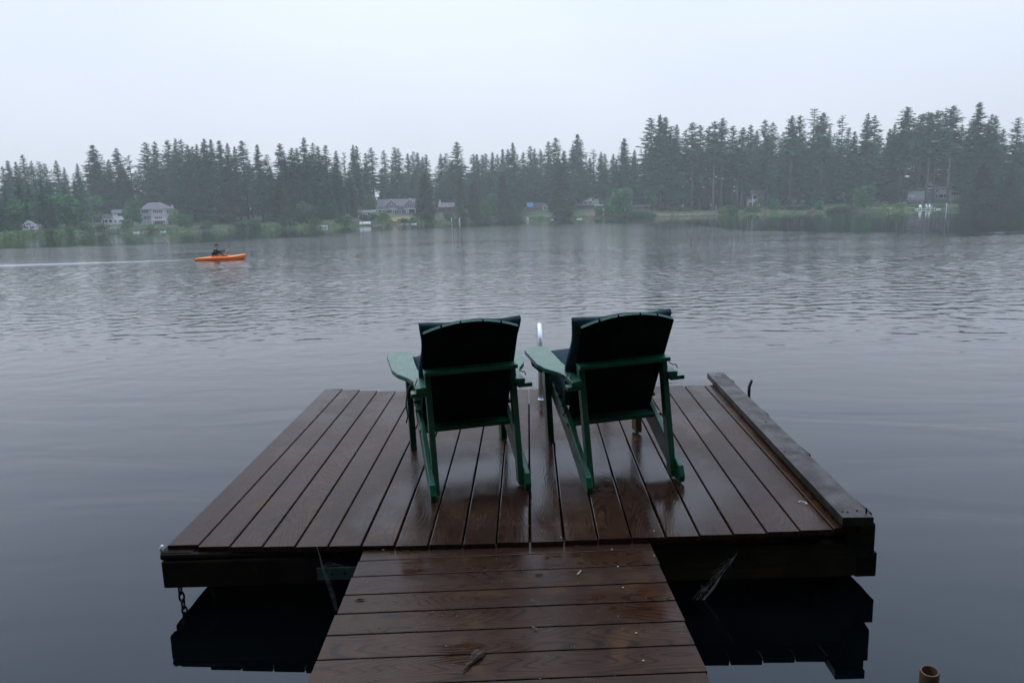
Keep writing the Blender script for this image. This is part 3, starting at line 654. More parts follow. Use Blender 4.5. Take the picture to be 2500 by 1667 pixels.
# dark peaked hut
h = House('forest_hut', 603, 527, 'dark hut with a peaked two-tier roof half hidden among the firs', 'hut')
h.b('wall', BROWN, -16, 16, 0, 24, 0, 11); h.hip(ROOFG, -18, 18, 0, 24, 11, 18, -5, 3); h.b('wall', BROWN, -8, 6, 6, 18, 14, 20); h.hip(ROOFG, -8, 6, 5, 19, 20, 28, -1.5, -.5); h.b('foundation', STONE, -15, 15, 1, 22, -12, 0); h.win(-10, 10, 3, 8, 0, 4, BROWN)
h.rail(-6, 8, -6, -8, 4, 6, WOODP)
# white cabin
h = House('lake_cabin', 900, 533, 'low white cabin with flat grey roof left of the twin-gabled house', 'cabin')
h.b('wall', WHITE, -28, 8, 0, 18, -10, 14); h.b('wall', LGREY, 8, 28, 3, 18, -6, 12); h.gx(ROOFG, -30, 18, -1, 19, 14, 20, 1.5); h.win(-25, -14, 7, 13, 0, 2, WHITE); h.win(-2, 6, 7, 13, 0, 2, WHITE); h.b('foundation', STONE, -27, 26, 1, 16, -18, -8); h.rail(10, 28, 12, 2, 3, 8)
# twin-gabled house
h = House('lake_house', 968, 522, 'grey twin-gabled house with crisp white trim above a dry grass slope')
h.b('wall', GREYS, -46, 46, 6, 36, 0, 17); h.gx(ROOFG, -47, 46, 6, 36, 18, 36, 1.5)
h.b('wall', GREYS, -24, 1, 0, 30, 9, 21); h.gy(ROOFG, -25, 2, 0, 26, 21, 35.5, GREYS); h.b('wall', GREYS, 23, 47, 0, 30, 9, 21); h.gy(ROOFG, 22, 47, 0, 26, 22, 36.5, GREYS)
h.win(-15, -7, 13, 22, 0, 2); h.win(-13.5, -9.5, 24, 28, 0, 1); h.win(28, 41, 13, 22, 0, 3); h.win(33, 37, 25, 29, 0, 1); h.win(2, 11, 16, 21, 6, 3); h.win(-31, -26, 15, 20, 6, 1); h.win(17, 21, 15, 20, 6, 1)
for a, c in ((-46, 2), (18, 47)):
    h.b('porch_roof', TRIM, a, c, -5, 6, 10.2, 11.4)
for x in (-44, -34, -25, -9, -5, 25, 29, 46): h.post(x, 0, 10.2, -4, 1.1)
h.win(1, 12, 2, 9, 6, 3); h.win(-22, -12, 2, 9, 6, 3); h.win(20, 26, 1, 9, 6, 2); h.win(32, 42, 1, 9, 6, 3, GREYS); h.b('foundation', STONE, -46, 46, -4, 30, -12, 0)
# dark cabin behind the cedars
h = House('forest_cabin', 1088, 519, 'dark brown cabin glimpsed between two olive cedars', 'cabin')
h.b('wall', BROWN, -15, 20, 0, 20, 0, 14); h.gx(MAUVE, -16, 21, 0, 20, 14, 24, 1.5); h.win(-11, -2, 4, 10, 0, 2, BROWN); h.win(4, 14, 4, 10, 0, 2, BROWN); h.b('chimney', TRIM, -14, -12, 8, 10, 22, 31); h.b('deck', WOODP, -16, 14, -6, 0, -2, 0); h.b('foundation', STONE, -14, 18, 1, 18, -12, 0)
# pale shed behind
h = House('forest_shed', 1190, 522, 'pale little shed hidden behind the bushes beside the third olive cedar', 'shed')
h.b('wall', LGREY, -10, 10, 0, 12, 0, 9); h.gx(ROOFG, -10, 10, 0, 12, 9, 14, 1.5); h.win(-7, 0, 2, 7, 0, 2); h.b('foundation', STONE, -9, 9, 1, 11, -10, 0)
# blue tarp house
h = House('lake_house', 1311, 515, 'mauve bungalow with a bright blue tarp over the left end of its roof')
h.b('wall', MAUVE, -22, 14, 0, 20, 0, 10); h.gx(ROOFD, -23, 16, 0, 20, 10, 20, 1.5); h.pr('tarp', TARP, [(-3.2, 9.2), (8.5, 19.8), (8.5, 20.8), (-3.6, 10.2)], 'x', -24, -9)
h.b('wall', CREAM, 13, 26, -5, 16, -3, 9); h.gy(ROOFD, 12, 27, -5, 18, 9, 16.5, CREAM); h.win(17, 24, 3, 8, -5, 2); h.win(-17, -9, 3, 8, 0, 3); h.win(-5, 4, 3, 8, 0, 3); h.win(6, 11, 3, 8, 0, 2); h.b('deck', WOODP, -22, 13, -6, 0, -2.5, 0); h.b('foundation', STONE, -20, 24, 1, 18, -12, 0)
h.b('lean_to', WOODP, -33, -23, 0, 10, 0, 9)
# modern house
h = House('lake_house', 1448, 509, 'modern white and grey house with low sloping roofs left of the leaning leafy tree')
h.b('wall', LGREY, -24, 4, 0, 26, 8, 18); h.pr('roof', ROOFG, [(-30, 17), (-4, 27.5), (4, 24), (4, 22.5), (-4, 26), (-30, 15.8)], 'y', -3, 28); h.pr('gable_wall', WHITE, [(-22, 18), (0, 18), (0, 24.5), (-4, 25.2)], 'y', 0, 3)
h.b('wall', CREAM, 4, 14, -2, 22, 2, 22); h.b('wall', GREYS, 14, 36, 0, 22, 2, 18); h.pr('roof', ROOFG, [(3, 28), (36, 17.5), (36, 16), (3, 26.2)], 'y', -4, 26); h.pr('gable_wall', GREYS, [(4, 18), (34, 18), (4, 26)], 'y', 1, 4)
h.win(-23, -13, 10, 17, 0, 3); h.win(-11, -3, 10, 17, 0, 3); h.win(-3, 3, 18.5, 23, 0, 2); h.win(16, 24, 9, 16, 0, 2); h.b('balcony', TRIM, 2, 24, -5, 0, 6, 8); h.pr('lower_roof', ROOFG, [(-8, 8.5), (2, 11), (2, 9.6), (-8, 7)], 'x', -36, 0); h.b('lower_wall', GREYS, -34, 0, -5, 10, -2, 7.5); h.b('terrace_wall', CREAM, -36, -8, -10, -5, -8, -3); h.win(6, 12, 1, 5, -2, 1, CREAM); h.b('foundation', STONE, -24, 34, 1, 20, -14, 2)
# flat-roofed shelter
h = House('lake_shelter', 1566, 520, 'long flat-roofed timber shelter on stilts right of the leaning leafy tree', 'shelter')
h.b('roof', LGREY, -23, 21, -2, 16, 17, 18.2); h.b('deck', WOODP, -23, 20, -2, 16, 2.5, 4); h.rail(-22, 20, 4, -2, 5, 14, WOODP); h.b('wall', WOODP, -22, 6, 12, 14, 4, 17)
for x in (-21, -8, 5, 19): h.post(x, -8, 17, -1, 1, WOODP); h.post(x, -8, 17, 14, 1, WOODP)
# house on posts
h = House('lake_house', 1844, 507, 'tall grey two-storey house on posts with a deep balcony', rel=1.3)
h.b('wall', LGREY, -8, 4, 0, 22, 3, 26); h.b('wall', GREYS, 4, 22, 3, 22, 0, 26); h.gx(ROOFG, -10, 22, -3, 22, 27, 36, 2); h.b('wall', MAUVE, -20, -8, 4, 20, 0, 17); h.pr('roof', ROOFG, [(0, 17), (22, 21), (22, 20), (0, 16)], 'x', -21, -8)
h.b('balcony', TRIM, -18, 4, -5, 0, 8, 9.5); h.rail(-18, 4, 9.5, -5, 4, 8); h.win(-6, 3, 14, 24, 0, 2, LGREY); h.win(7, 18, 16, 23, 3, 3); h.win(-5, 3, 4, 8, 0, 2); h.b('foundation', STONE, -18, 22, 4, 20, -10, 0)
for x in (-18, -7, 4, 9): h.post(x, -3, 26 if x == -7 else 8, -5, 1.1)
# white tower-like house
h = House('lake_house', 1918, 497, 'small bright white tower-like house with flat lid roof', rel=1.3)
h.b('wall', WHITE, -10, 11, 0, 18, 3, 17); h.hip(ROOFG, -11, 12, 0, 18, 17, 20.5, -2, 2); h.win(-7, 3, 9, 13.5, 0, 2); h.b('balcony', DARKW, -9, 5, -.8, 0, 5, 6.5); h.b('understorey', DARKW, -9, 8, 1, 16, -7, 3)
for x in (-9, 8): h.post(x, -8, 3, 0, 1)
# long low white house
h = House('lake_house', 1947, 498, 'long low white house with grey roof right of the white tower-like house', rel=1.3)
h.b('wall', WHITE, -13, 17, 0, 16, -2, 8); h.gx(ROOFG, -15, 18, 0, 16, 8, 14, 1.5); h.b('skylight', TRIM, 10, 14, 1.5, 4, 12.6, 13.6)
for i, x in enumerate((-11, -5, 1, 7, 12)): h.win(x, x+3.8, 1, 6.5, 0, 1)
h.b('foundation', STONE, -12, 16, 1, 14, -10, -2)
# slant-roofed house
h = House('lake_house', 2036, 496, 'grey house with one long white-edged slanting roof line', rel=1.3)
h.b('wall', LGREY, -30, 8, 2, 20, -1, 8); h.b('wall', LGREY, 8, 34, 4, 20, -1, 12); h.pr('roof', ROOFD, [(-34, 7.5), (12, 18), (12, 16.8), (-34, 6.3)], 'y', 0, 22); h.pr('fascia', TRIM, [(-34, 7.7), (12, 18.2), (12, 17), (-34, 6.5)], 'y', -.7, -.1)
h.pr('gable_wall', GREYS, [(-26, 8), (8, 8), (8, 15.5)], 'y', 2, 4); h.b('roof', ROOFD, 12, 37, 2, 22, 13.2, 14.6); h.b('fascia', TRIM, 12, 37, 1.3, 1.9, 13, 14.8)
h.win(-24, -10, 1, 7, 2, 4, LGREY); h.win(-6, 5, 1, 9, 2, 3); h.win(12, 20, 2, 9, 4, 2); h.win(24, 32, 2, 9, 4, 2, LGREY); h.b('foundation', STONE, -30, 34, 4, 18, -10, -1)
# dark carport
h = House('carport', 2165, 496, 'dark open carport under the firs right of the round leafy tree', 'carport')
h.b('roof', LGREY, -13, 11, 0, 16, 12, 13.4); h.b('wall', DARKW, -12, 10, 14, 15, 0, 12)
for x in (-12, 10): h.post(x, -6, 12, 1, .8, GREYS)
h2 = House('parked_boat', 2162, 497, 'pale covered boat parked below the dark open carport', 'boat', rel=.0)
h2.pr('hull', WHITE, [(-10, 0), (8, 0), (11, 3), (-10, 3)], 'y', -4, 1); h2.pr('cover', LGREY, [(-9, 3), (9, 3), (3, 6), (-5, 6)], 'y', -3.6, .6)
# turreted house
h = House('lake_house', 2277, 495, 'large grey house with central turret and a tall right wing behind bare trunks', rel=1.3)
h.b('wall', LGREY, -55, -18, 4, 30, 2, 22); h.pr('roof', ROOFG, [(-57, 19), (-22, 30), (-22, 28.4), (-57, 17.5)], 'y', 0, 32); h.b('balcony', TRIM, -55, -40, -2, 4, 10, 12); h.b('wall', LGREY, -54, -42, 0, 4, 7, 16)
h.b('wall', GREYS, -18, 4, 2, 26, 2, 30); h.b('turret', LGREY, -16, 3, -3, 14, 20, 37); h.hip(ROOFG, -17, 4, -4, 15, 37, 44, -7, -6); h.win(-13, 0, 29, 35, -3, 3); h.win(-12, -1, 20.5, 27, -3, 2)
h.b('wall', LGREY, 4, 34, 6, 28, 2, 27); h.gx(ROOFG, 4, 34, 5, 28, 27, 32, 1); h.win(6, 13, 18, 25, 6, 2); h.win(20, 24, 22, 26, 6, 1); h.win(8, 30, 4, 12, 6, 5, GREYS)
h.b('wing', CREAM, 34, 54, -3, 24, -6, 33); h.gx(ROOFG, 33, 66, -4, 25, 33, 41, 1.5); h.win(38, 49, 24.5, 31, -3, 2); h.win(37, 48, 10.5, 17, -3, 2); h.b('wing', GREYS, 54, 68, 0, 22, -6, 32)
for x in (-53, -45, 10, 22): h.post(x, -4, 10 if x < 0 else 14, -1, .9)
h.b('porch_roof', LGREY, 4, 34, 0, 6, 14, 15); h.b('terrace_wall', STONE, -54, 32, -3, 3, -6, 2); h.rail(10, 32, 2, -2, 3, 10); h.b('foundation', STONE, -54, 62, 1, 22, -14, 2)

# ---------------------------------------------------------------- things along the far water line
def boat(px, py, wpx, label, canopy=False, hullm=WHITE, name='rowing_boat', cat='boat', group=None):
    y = on_z(px, py, 0).y if on_z(px, py, 0).y < 600 and on_z(px, py, 0).y > 0 else 300
    t_ = tan_of(px, py); y = shoreY(t_)-2.5; L2 = wpx*y/1765/2; p = at_y(px, py, y)
    e = empty(name, (p.x, y, 0), R.uniform(-.2, .2)); tag(e, label, cat, group); b = MB(); n = 9
    prof = [(-1, .55, .5), (-.6, .8, .42), (0, .9, .4), (.5, .75, .45), (.8, .45, .55), (1, .03, .7)]
    for t, wd, hh in prof:
        w2 = wd*min(.9, L2*.33); b.v += [(t*L2, -w2, hh), (t*L2, -w2*.7, -.1), (t*L2, w2*.7, -.1), (t*L2, w2, hh)]
    for i in range(len(prof)-1):
        for k in range(3): b.f.append((i*4+k, i*4+k+1, i*4+k+5, i*4+k+4))
    b.f.append((0, 1, 2, 3)); b.build('hull', hullm, e)
    MB().box(-L2*.75, L2*.55, -.3, .3, .25, .30).build('thwart', WOODP, e)
    if canopy:
        MB().prism([(-L2*.5, 2.15), (L2*.35, 2.3), (L2*.35, 2.42), (-L2*.5, 2.27)], 'y', -1, 1).build('canopy', TRIM, e)
        for x in (-L2*.45, L2*.3): MB().tube([(x, -.8, .3), (x, -.8, 2.2)], .04, 5).tube([(x, .8, .3), (x, .8, 2.2)], .04, 5).build('canopy_frame', METAL, e)
    return e
boat(279, 566, 27, 'dark boat with white canopy moored left of the three-storey house', True, GREYS, 'pontoon_boat')
boat(332, 563, 15, 'left white boat of the two lying at the little jetty before the three-storey house', group='white boats at the jetty')
boat(345, 563, 13, 'right white boat of the two lying at the little jetty before the three-storey house', group='white boats at the jetty')
boat(398, 562, 13, 'small white boat directly below the three-storey house')
boat(1010, 543, 14, 'bright white boat at the foot of the dry grass slope')
boat(992, 542, 8, 'tiny cream boat left of the bright white one at the dry grass slope', hullm=CREAM)
boat(981, 542, 6, 'tiny pale dinghy at the left end of the dry grass slope', hullm=CREAM)
boat(1348, 533, 7, 'very small white boat below the wide olive cedar')
boat(1414, 530, 13, 'bright white boat left of the bare soil slope')
boat(1116, 538, 10, 'small dark boat beside the little boat shelter', hullm=GREYS)
def jetty(px, py, wpx, label, posts=4, m=WOODP, z=.45, cat='jetty', deep=2.0, off=-1.5):
    t_ = tan_of(px, py); y = shoreY(t_)+off; p = at_y(px, py, y); W = wpx*y/1765; e = empty('jetty', (p.x, y, 0)); tag(e, label, cat)
    MB().box(-W/2, W/2, -deep/2, deep/2, z-.15, z).build('deck', m, e)
    for i in range(posts):
        x = -W/2+.2+(W-.4)*i/(posts-1); MB().box(x-.08, x+.08, -deep/2+.02, -deep/2+.2, -1, z+.35).build('post', m, e)
    return e, p, W
jetty(338, 565, 34, 'small jetty with boats in front of the three-storey house')
jetty(500, 562, 90, 'long thin grey jetty right of the three-storey house', 8)
jetty(785, 552, 26, 'short jetty with a white box at the orange-brown bank')
jetty(905, 547, 52, 'low jetty under the row of white chairs', 6, off=.3)
jetty(1727, 524, 30, 'dark floating raft with white edge off the sandy beach', 4, GREYS, .7)
jetty(2098, 512, 34, 'low dark jetty at the foot of the round leafy tree', 4, GREYS)
jetty(2258, 509, 44, 'pale swimming jetty in front of the turreted house', 5, TRIM)
jetty(1984, 515, 20, 'reddish planked landing below the slant-roofed house', 4, REDW, 1.0, off=.5)
jetty(1812, 522, 24, 'brown landing right of the bright yellow green bush', 3, WOODP, off=0)
# little boat shelter
t_ = tan_of(1112, 530); y = shoreY(t_)-.5; p = at_y(1112, 538, y)
e = empty('boat_shelter', (p.x, y, 0)); tag(e, 'little white-posted boat shelter at the water between olive cedars', 'shelter')
for x in (-2, 2):
    for yy in (0, 2.5): MB().box(x-.18, x+.18, yy-.18, yy+.18, -1, 2.6).build('post', TRIM, e)
MB().box(-2.8, 2.8, -.6, 3.1, 2.6, 2.8).build('roof', ROOFG, e); MB().box(-2.6, 2.6, -.3, 3, .3, .45).build('deck', WOODP, e)
# white lawn chairs
def lawn_chair():
    b = MB().box(-.35, .35, -.3, .35, .38, .45); e = empty('lawn_chair'); b.build('seat', TRIM, e)
    MB().prism([(.3, .4), (.38, .4), (.62, 1.15), (.54, 1.15)], 'x', -.33, .33).build('backrest', TRIM, e)
    for x in (-.33, .33): MB().box(x-.04, x+.04, -.3, -.22, 0, .6).build('leg', TRIM, e)
    for x in (-.40, .40): MB().box(x-.07, x+.07, -.35, .45, .60, .64).build('arm', TRIM, e)
    return e
def dup(root):
    r = root.copy(); col.objects.link(r)
    for ch in root.children:
        c = ch.copy(); col.objects.link(c); c.parent = r
    return r
lc0 = lawn_chair(); used = False
LC = [(879, 545, 'first from the left'), (883, 546, 'second from the left'), (887, 546, 'third from the left'), (891, 546, 'fourth from the left'), (895, 546, 'fifth from the left'), (899, 546, 'sixth from the left'), (903, 546, 'seventh from the left')]
for px, py, wh in LC:
    o = lc0 if not used else dup(lc0); used = True
    t_ = tan_of(px, py); y = shoreY(t_)+.4; p = at_y(px, py, y); o.location = (p.x, y, .45); o.rotation_euler.z = R.uniform(-.3, .3); o.scale = (.95, .95, 1.3)
    tag(o, 'small white chair on the low jetty, %s in the row' % wh, 'chair', 'white chairs in a row on the jetty')
for px, wh in ((2247, 'left end'), (2265, 'middle'), (2272, 'right end')):
    o = dup(lc0); t_ = tan_of(px, 505); y = shoreY(t_)-1.2; p = at_y(px, 505, y); o.location = (p.x, y, .45); o.scale = (1.3, 1.3, 1.7); o.rotation_euler.z = R.uniform(-.6, .6)
    tag(o, 'white deck chair at the %s of the pale swimming jetty' % wh, 'chair', 'white chairs on the swimming jetty')
def thing_box(name, label, cat, px, py, w_, h_, m, off=0, lid=None):
    t_ = tan_of(px, py); y = shoreY(t_)+off; p = at_y(px, py, y); U = y/1765
    e = empty(name, (p.x, y, max(0, terr(t_, off)))); tag(e, label, cat); MB().box(-w_*U/2, w_*U/2, -.4, .4, 0, h_*U).build('body', m, e, bevel=.03)
    MB().box(-w_*U/2-.06, w_*U/2+.06, -.46, .46, h_*U, h_*U+.12).build('lid', lid or m, e)
thing_box('storage_box', 'small white box standing at the water below the blue-tarp house', 'box', 1288, 531, 6.5, 7, CREAM, .4, TRIM)
thing_box('storage_box', 'small white box on the short jetty at the orange-brown bank', 'box', 792, 549, 13, 4.5, WHITE, -1.2, TRIM)
thing_box('float_raft', 'small greenish white swim float left of the pale swimming jetty', 'float', 2238, 510, 6, 2.5, CREAM, -2.5)
thing_box('moored_dinghy', 'small white dinghy with yellow cover right of the pale swimming jetty', 'dinghy', 2291, 512, 9, 2.2, WHITE, -5, YEL)
thing_box('grill_cart', 'small black and white cart above the sandy beach', 'cart', 1757, 511, 5, 4, DARKW, 8, TRIM)
def pole(px, pb, pt, label, r=.13, m=TRIM, off=None, name='utility_pole', cat='pole', lamp=False):
    if off is None: p, s_ = ground(px, pb)
    else:
        t_ = tan_of(px, pb); yy = shoreY(t_)+off; p = at_y(px, pb, yy)
    top = at_y(px, pt, p.y).z; e = empty(name, tuple(p)); tag(e, label, cat)
    MB().tube([(0, 0, -1.5), (0, 0, top-p.z)], r, 6).build('shaft', m, e)
    if lamp: MB().tube([(0, 0, top-p.z-.05), (0, 0, top-p.z+.35)], [.3, .05], 8).build('cap', m, e)
    else: MB().box(-.9, .9, -.05, .05, top-p.z-1.0, top-p.z-.85).build('crossbar', m, e)
pole(1272, 502, 480, 'pale utility pole with crossbar left of the blue-tarp house', m=LGREY)
pole(2311, 503, 498, 'short slim white pole at the water right of the swimming jetty', off=-.2, lamp=True, name='dock_light', cat='light')
pole(322, 545, 537, 'white garden lamp left of the three-storey house', lamp=True, name='garden_lamp', cat='lamp')
pole(1748, 511, 503, 'small white lamp on the sandy beach lawn', lamp=True, name='garden_lamp', cat='lamp')

# ---------------------------------------------------------------- kayak, paddler, paddle
ORANGE, _t = M('orange_plastic', Base_Color=(.92, .20, .018), Roughness=.35)
kp = on_z(540, 634.5, 0); KY = math.radians(14); KL = 2.62
kay = empty('kayak', (kp.x, kp.y, 0), KY); kay.scale = (.92,)*3; tag(kay, 'bright orange kayak gliding to the right across the open water', 'kayak')
N = 26; V = []; F = []; RING = 14
def kw(t): return .335*max(0.0, 1-abs((t-.47)/.54)**2.4)**.75+.012
def kdeck(t): return .17+.06*(1-abs(t-.5)*2)+.13*max(0, (t-.62)/.38)**1.6-.035*max(0, (.3-t)/.3)
def kbot(t): return -.09+.20*max(0, (t-.80)/.20)**1.8+.10*max(0, (.12-t)/.12)**2
for i in range(N+1):
    t = i/N; x = (t-.5)*KL; wd = kw(t); zt, zb = kdeck(t), kbot(t)
    for k in range(RING):
        a = 2*PI*k/RING; y_ = wd*math.copysign(abs(math.cos(a))**.75, math.cos(a)); sn = math.sin(a)
        zm = .10+.10*max(0, (t-.62)/.38)**1.6
        zm = min(zm, zt-.02); z_ = zm+(zt-zm)*max(0, sn)**.8 if sn > 0 else zm+(zm-zb)*-(abs(sn)**.8)
        V.append((x, y_, z_))
for i in range(N):
    t = (i+.5)/N
    for k in range(RING):
        if .30 < t < .66 and k in (2, 3, 4): continue       # cockpit opening
        F.append((i*RING+k, i*RING+(k+1) % RING, (i+1)*RING+(k+1) % RING, (i+1)*RING+k))
F.append(tuple(range(RING))); F.append(tuple(N*RING+k for k in range(RING)))
hb = MB(); hb.v = V; hb.f = F; hb.build('hull', ORANGE, kay, True)
rim = []
for k in range(33):
    a = 2*PI*k/32; t = .485+.19*math.cos(a); rim.append(((t-.5)*KL, .235*math.sin(a)*1.0, kdeck(t)+.02+.02*math.cos(a)))
MB().tube(rim, .020, 6).build('coaming', ORANGE, kay, True)
MB().tube([((t-.5)*KL, -kw(t)-.004, .115+.10*max(0, (t-.62)/.38)**1.6) for t in np.linspace(.05, .97, 20)], .012, 5).build('gunwale_line', simple('dark_orange', (.50, .09, .01), .5), kay, True)
MB().box(-.42, -.36, -.17, .17, .08, .42).build('seat_back', DARKW, kay, bevel=.015)
MB().tube([(1.26, 0, .32), (1.31, 0, .35), (1.33, 0, .31), (1.29, 0, .27)], .012, 6).build('bow_handle', DARKW, kay)
SKIN, _t = M('skin', Base_Color=(.55, .30, .21), Roughness=.55)
JACK = simple('black_jacket', (.010, .011, .014), .7); CAPM = simple('navy_cap', (.006, .010, .035), .7); LOGO = simple('white_print', (.75, .76, .78), .6)
def skinned(name, pts, edges, rad, mat, parent, root=0, sub=2):
    me = bpy.data.meshes.new(name); me.from_pydata(pts, edges, []); o = bpy.data.objects.new(name, me); col.objects.link(o)
    sk = o.modifiers.new('s', 'SKIN'); me.skin_vertices or me.attributes
    for i, r_ in enumerate(rad):
        r2 = r_ if isinstance(r_, tuple) else (r_, r_); me.skin_vertices[0].data[i].radius = r2; me.skin_vertices[0].data[i].use_root = (i == root)
    sk.use_smooth_shade = True; sb = o.modifiers.new('d', 'SUBSURF'); sb.levels = sub; sb.render_levels = sub
    dg = bpy.context.evaluated_depsgraph_get(); m2 = bpy.data.meshes.new_from_object(o.evaluated_get(dg)); bpy.data.objects.remove(o)
    m2.materials.clear()
    for q in (mat if isinstance(mat, list) else [mat]): m2.materials.append(q)
    smooth_flat(m2, True); return link(name, m2, parent)
per = empty('person', (kp.x, kp.y, 0), KY); per.scale = (.92,)*3; tag(per, 'person in a black jacket and navy cap paddling the orange kayak', 'person')
P = [(-.24, 0, .16), (-.25, 0, .32), (-.25, 0, .46), (-.235, 0, .545), (-.22, 0, .62), (-.195, 0, .70),
     (-.22, -.15, .525), (.02, -.19, .455), (.24, -.20, .515), (.33, -.20, .545),
     (-.22, .15, .525), (-.08, .23, .36), (.08, .20, .28), (.16, .17, .27),
     (-.08, -.10, .13), (.28, -.16, .20), (.62, -.09, .06), (-.08, .10, .13), (.28, .16, .20), (.62, .09, .06)]
ED = [(0, 1), (1, 2), (2, 3), (3, 4), (4, 5), (3, 6), (6, 7), (7, 8), (8, 9), (3, 10), (10, 11), (11, 12), (12, 13), (0, 14), (14, 15), (15, 16), (0, 17), (17, 18), (18, 19)]
RA = [(.12, .15), (.105, .145), (.115, .165), (.09, .13), .048, .05, .068, .052, .040, .026, .068, .052, .040, .026, .08, .062, .045, .08, .062, .045]
body = skinned('body', P, ED, RA, [JACK, SKIN], per)
for pl in body.data.polygons:
    c = pl.center
    if c.z > .60 or c.x > .265 and c.z > .42: pl.material_index = 1
# head: one shaped surface with brow, nose, chin
bm = bmesh.new(); bmesh.ops.create_uvsphere(bm, u_segments=20, v_segments=16, radius=1)
for v in bm.verts:
    x, y_, z_ = v.co
    z2 = z_*.118; x2 = x*.098; y2 = y_*.074
    if z_ < 0: y2 *= 1-.28*(-z_); x2 = x2*(1-.10*(-z_)) + .012*(-z_)*(x > 0)
    if x > .8 and abs(y_) < .3 and -.35 < z_ < .15: x2 += .022*(1-abs(y_)/.3)
    if x > .6 and .15 < abs(y_) < .55 and -.02 < z_ < .22: x2 -= .008
    v.co = (x2-.195+.03, y2, z2+.735)
me = bpy.data.meshes.new('head'); bm.to_mesh(me); bm.free(); me.materials.append(SKIN); smooth_flat(me, True); head = link('head', me, per)
for s_ in (-1, 1):
    MB().tube([(-.175, s_*.072, .76), (-.168, s_*.082, .735), (-.178, s_*.075, .70)], [.012, .018, .008], 6).build('ear', SKIN, head, True)
    MB().tube([(-.083, s_*.032, .748), (-.078, s_*.032, .748)], [.010, .006], 6).build('eye', DARKW, head)
MB().tube([(-.082, -.022, .683), (-.076, 0, .682), (-.082, .022, .683)], .005, 5).build('mouth', simple('lips', (.35, .13, .11), .6), head)
bm = bmesh.new(); bmesh.ops.create_uvsphere(bm, u_segments=20, v_segments=12, radius=1)
for v in list(bm.verts):
    if v.co.z < -.12: bm.verts.remove(v)
for v in bm.verts: v.co = (v.co.x*.108-.17, v.co.y*.084, v.co.z*.088+.782)
me = bpy.data.meshes.new('cap'); bm.to_mesh(me); bm.free(); me.materials.append(CAPM); smooth_flat(me, True); cap = link('cap', me, per)
MB().add([(-.09, -.07, .778), (-.09, .07, .778), (0, .045, .770), (.01, 0, .772), (0, -.045, .770), (-.09, -.07, .788), (-.09, .07, .788), (0, .045, .780), (.01, 0, .782), (0, -.045, .780)],
         [(0, 1, 2, 3, 4), (5, 9, 8, 7, 6), (0, 4, 9, 5), (4, 3, 8, 9), (3, 2, 7, 8), (2, 1, 6, 7)]).build('visor', CAPM, cap)
hair = MB().tube([(-.255, -.05, .735), (-.27, 0, .73), (-.255, .05, .735)], [.022, .03, .022], 8).build('hair', simple('dark_hair', (.02, .014, .01), .7), per, True)
# print on the shoulder of the jacket: a small white ring
ring = [(-.235+.032*math.cos(a), -.158, .485+.028*math.sin(a)) for a in np.linspace(0, 2*PI, 15)]
MB().tube(ring, .011, 5).build('jacket_print', LOGO, per, True)
def hand(px_, py_, pz_, d, side, parent):
    d = Vector(d).normalized(); o = Vector((px_, py_, pz_)); up = Vector((0, 0, 1)); sx = d.cross(up).normalized()
    for i, (ln, of) in enumerate(((.060, -.027), (.068, -.009), (.064, .009), (.050, .027))):
        a = o+sx*of; pts = [a-d*.02, a+d*.03, a+d*(.03+ln*.35)-up*.018, a+d*(.02+ln*.2)-up*.04]
        MB().tube(pts, [.0105, .0100, .0092, .0080], 6).build('finger', SKIN, parent, True)
    a = o+sx*side*.034; MB().tube([a-d*.01, a+d*.03-up*.012, a+d*.045-up*.034], [.012, .011, .009], 6).build('thumb', SKIN, parent, True)
hand(.345, -.20, .552, (1, 0, .2), 1, per); hand(.175, .17, .272, (1, .1, 0), -1, per)
pad = empty('kayak_paddle', (kp.x, kp.y, 0), KY); pad.scale = (.92,)*3; tag(pad, 'white-shafted kayak paddle with black blades held in both hands', 'paddle')
A = Vector((.165, .20, .235)); B = Vector((.375, -.20, .522)); dr = (B-A).normalized()
p0 = A-dr*.42; p1 = B+dr*.20
MB().tube([p0, p1], .016, 8).build('shaft', TRIM, pad, True)
for q, s_ in ((p0, -1), (p1, 1)):
    sd_ = (Vector((0, 1, 0))-dr*dr.y).normalized(); nn = dr.cross(sd_).normalized(); c = MB(); o2 = [(0, .015), (.08, .05), (.22, .075), (.34, .065), (.40, .03)]
    ring_ = [q+dr*s_*a+sd_*b_ for a, b_ in o2]+[q+dr*s_*a-sd_*b_ for a, b_ in o2[::-1]]; n = len(ring_)
    c.add([v+nn*.004 for v in ring_]+[v-nn*.004 for v in ring_], [tuple(range(n)), tuple(range(n, 2*n))[::-1]]+[(i, (i+1) % n, n+(i+1) % n, n+i) for i in range(n)]).build('blade', DARKW, pad)

# ---------------------------------------------------------------- the floating dock
def dz(x, y): return .192+.038*y+.006*x
DY = math.atan(.038)
dock = empty('floating_dock', (0, 2.85, 0)); tag(dock, 'square floating dock of wet brown boards with the two green chairs on it', 'dock')
def rounded_board(name, mat, Lh, W, T, r, parent, loc, rot, axis_flip=False):
    """board along local Y, length 2*Lh, width W, thickness T with eased long edges"""
    w2 = W/2; poly = [(-w2, -T), (-w2, -r), (-w2+r*.3, -r*.3), (-w2+r, 0), (w2-r, 0), (w2-r*.3, -r*.3), (w2, -r), (w2, -T)]
    b = MB().prism(poly, 'y', -Lh, Lh); o = b.build(name, mat, parent); o.location = loc; o.rotation_euler = rot; return o
SK = math.atan(.027)
nxs = [-1.6, -1.526, -1.377, -1.238, -1.098, -.959, -.816, -.673, -.527, -.382, .043, .749, .897, 1.036, 1.185, 1.332, 1.5]
nys = [2.900, 2.897, 2.882, 2.874, 2.865, 2.857, 2.847, 2.840, 2.834, 2.829, 2.822, 2.832, 2.831, 2.832, 2.838, 2.844, 2.85]
